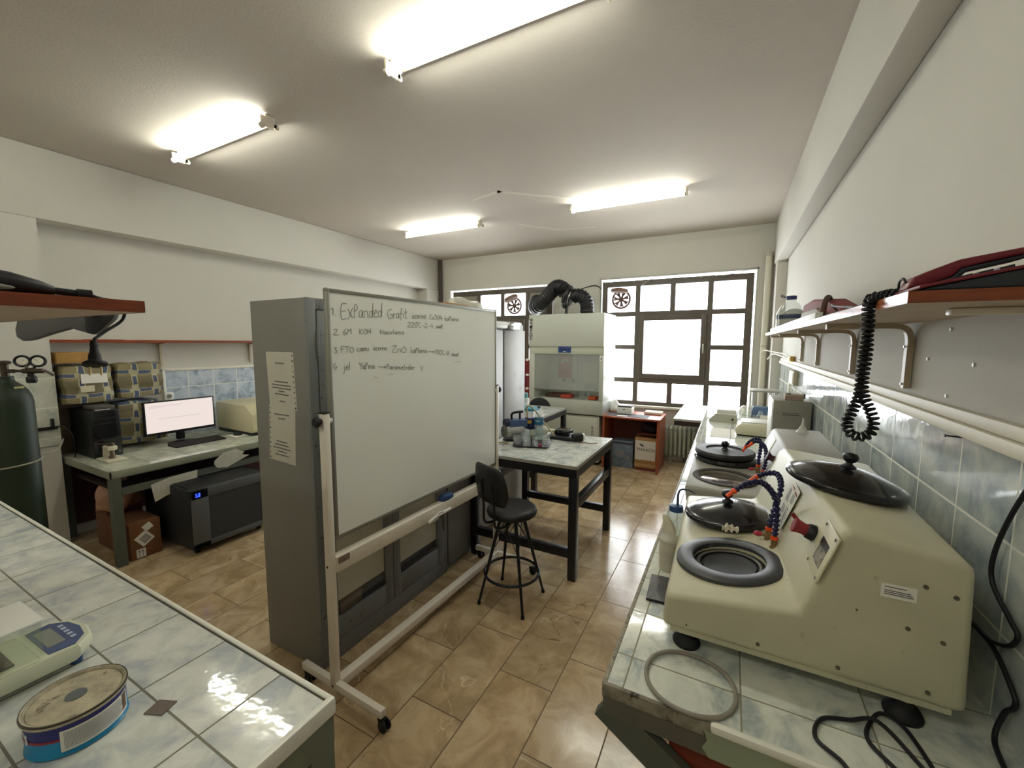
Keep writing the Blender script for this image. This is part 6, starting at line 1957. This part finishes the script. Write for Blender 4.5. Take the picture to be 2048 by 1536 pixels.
bale(-5.19, 1.6, .775, -4.93, 1.99, 1.21, 3, 'plaid cloth bale behind the monitor under the upper row')
bale(-5.19, 1.28, ZD+.41, -5.16, 1.6, 1.2, 4, 'plaid cloth bale behind the computer tower') if False else None
single('wooden_board', MB().box(-5.19, 1.29, ZD, -5.17, 1.6, 1.2), mat('board_brown', '#6a5a44', .7), 'dark board standing behind the computer tower', 'board')
single('paper_slip', MB().box(-4.926, 1.39, 1.39, -4.924, 1.56, 1.47), paper, 'large white paper slip on the upper left plaid bale', 'paper')
single('paper_slip', MB().box(-4.924, 1.38, 1.315, -4.922, 1.47, 1.37), mat('cream_slip', '#cfc6a8', .8), 'small cream paper slip on the upper left plaid bale', 'paper')
single('carton', MB().box(-5.18, 1.27, 1.565, -4.98, 1.5, 1.66, .004), mat('osb_brown', '#a37d45', .8, var=.25, vs=22), 'brown speckled box on top of the plaid bales', 'box')
# wall shelf above
ws = thing('shelf', 'narrow reddish brown shelf on the left wall above the plaid bales', 'shelf', (-5.13, 2.4, 1.5))
build('board', MB().box(-5.218, 1.255, 1.742, -5.06, 3.6, 1.766), shelf_face, ws)
build('front_edge', MB().box(-5.06, 1.255, 1.741, -5.055, 3.6, 1.767), red_wood_y, ws)
for y in (2.08, 2.98):
    build('bracket', MB().box(-5.218, y-.012, 1.5, -5.2, y+.012, 1.742, .003).box(-5.21, y-.012, 1.727, -5.09, y+.012, 1.742, .003), bpy.data.materials['bracket_beige'], ws)
b = MB(); b.box(-5.21, 1.9, 1.7675, -5.07, 2.15, 1.775) if False else b.box(-5.2, 1.5, 1.7675, -5.07, 1.75, 1.772, .001)
single('thin_board', b, red_wood_y, 'thin reddish board lying on the narrow left wall shelf', 'board')
so = thing('wall_socket', 'white round pin wall socket left of the monitor', 'socket', (-5.2, 2.12, 1.14))
build('plate', MB().box(-5.205, 2.075, 1.14, -5.19, 2.16, 1.225, .004), white_p, so)
build('recess', MB().cyl((-5.1895, 2.117, 1.182), (-5.187, 2.117, 1.182), .022, n=18), mat('recess_grey', '#85827a', .5), so)
# ------------------------------------------------------------------ gas cylinder
gc = thing('gas_cylinder', 'dark green gas cylinder at the left edge beside the column', 'gas cylinder', (-4.25, .84, 0))
gg = mat('cylinder_green', '#1b2917', .5, var=.2, vs=5)
build('body', MB().lathe([(0, 0), (.105, 0), (.115, .012), (.115, 1.34), (.11, 1.38), (.095, 1.425), (.07, 1.46), (.042, 1.485), (.038, 1.50), (.038, 1.52), (0, 1.52)], (-4.25, .84, 0), 40), gg, gc)
vv = mat('valve_bronze', '#4c4036', .4, .6)
b = MB(); b.cyl((-4.25, .84, 1.52), (-4.25, .84, 1.6), .02, n=16).cyl((-4.25, .84, 1.555), (-4.19, .87, 1.555), .013, n=12)
b.lathe([(0, 0), (.03, 0), (.034, .008), (.034, .018), (.02, .024), (0, .025)], (-4.25, .84, 1.6), 8)
build('valve', b, vv, gc)
build('badge', MB().box(-4.19, .855, 1.44, -4.168, .9, 1.452), mat('badge_yellow', '#c9c28a', .6), gc)
build('safety_chain', MB().tube([(-4.25+.119*math.cos(R(a)), .84+.119*math.sin(R(a)), .93+.0002*a) for a in range(-80, 120, 15)]+[(-4.5, 1.1, .93), (-4.9, 1.24, .94)], .006), mat('rope_grey', '#8a8676', .7), gc)
rg = thing('pressure_regulator', 'bronze pressure regulator with two round gauges on the gas cylinder', 'regulator', (-4.12, .93, 1.45))
b = MB(); b.cyl((-4.19, .87, 1.555), (-4.13, .915, 1.555), .009, n=12).cyl((-4.15, .9, 1.555), (-4.05, .97, 1.555), .016, n=14)
b.cyl((-4.12, .92, 1.555), (-4.12, .92, 1.575), .02, n=14)
b.tube([(-4.05, .97, 1.555), (-4.03, .985, 1.545), (-4.01, 1.0, 1.525)], .008)
build('body', b, vv, rg)
build('adjusting_knob', MB().cyl((-4.115, .925, 1.54), (-4.115, .925, 1.51), .018, .018, 16).lathe([(0, 0), (.022, 0), (.027, .01), (.027, .035), (.02, .045), (0, .046)], (-4.115, .925, 1.475), 12), black_p, rg)
fw = V((.95, -.3, .04)).normalized()
for i, (x, y) in enumerate(((-4.155, .902), (-4.085, .955))):
    q = V((x, y, 1.62))
    g_ = build('gauge', MB().lathe([(0, -.02), (.034, -.02), (.041, -.01), (.041, .008), (.036, .013), (.027, .006), (0, .006)], q, 28, fw).cyl(q-fw*.01, V((-4.12+(x+4.12)*.4, .925+(y-.925)*.4, 1.57)), .007, n=8), black_p, rg)
    build('dial', MB().lathe([(0, .0065), (.0265, .0065), (.0265, .0078), (0, .008)], q, 28, fw), mat('dial_white', '#e6e2d2', .5), g_)
    nd = MB(); nd.bar(q+fw*.0085, q+fw*.0085+V((0, .012*(-1)**i, .014)), .0025, .001)
    build('needle', nd, black_p, g_)
b = MB(); b.box(-4.985, 1.09, 1.02, -4.975, 1.235, 1.045).box(-4.99, 1.2, 1.03, -4.96, 1.215, 1.11).tube([(-4.975, 1.23, 1.04), (-4.96, 1.27, 1.03), (-4.9, 1.3, .95), (-4.9, 1.3, .77)], .005)
single('power_strip', b, black_p, 'black power strip fixed to the column beside the gas cylinder', 'power strip')
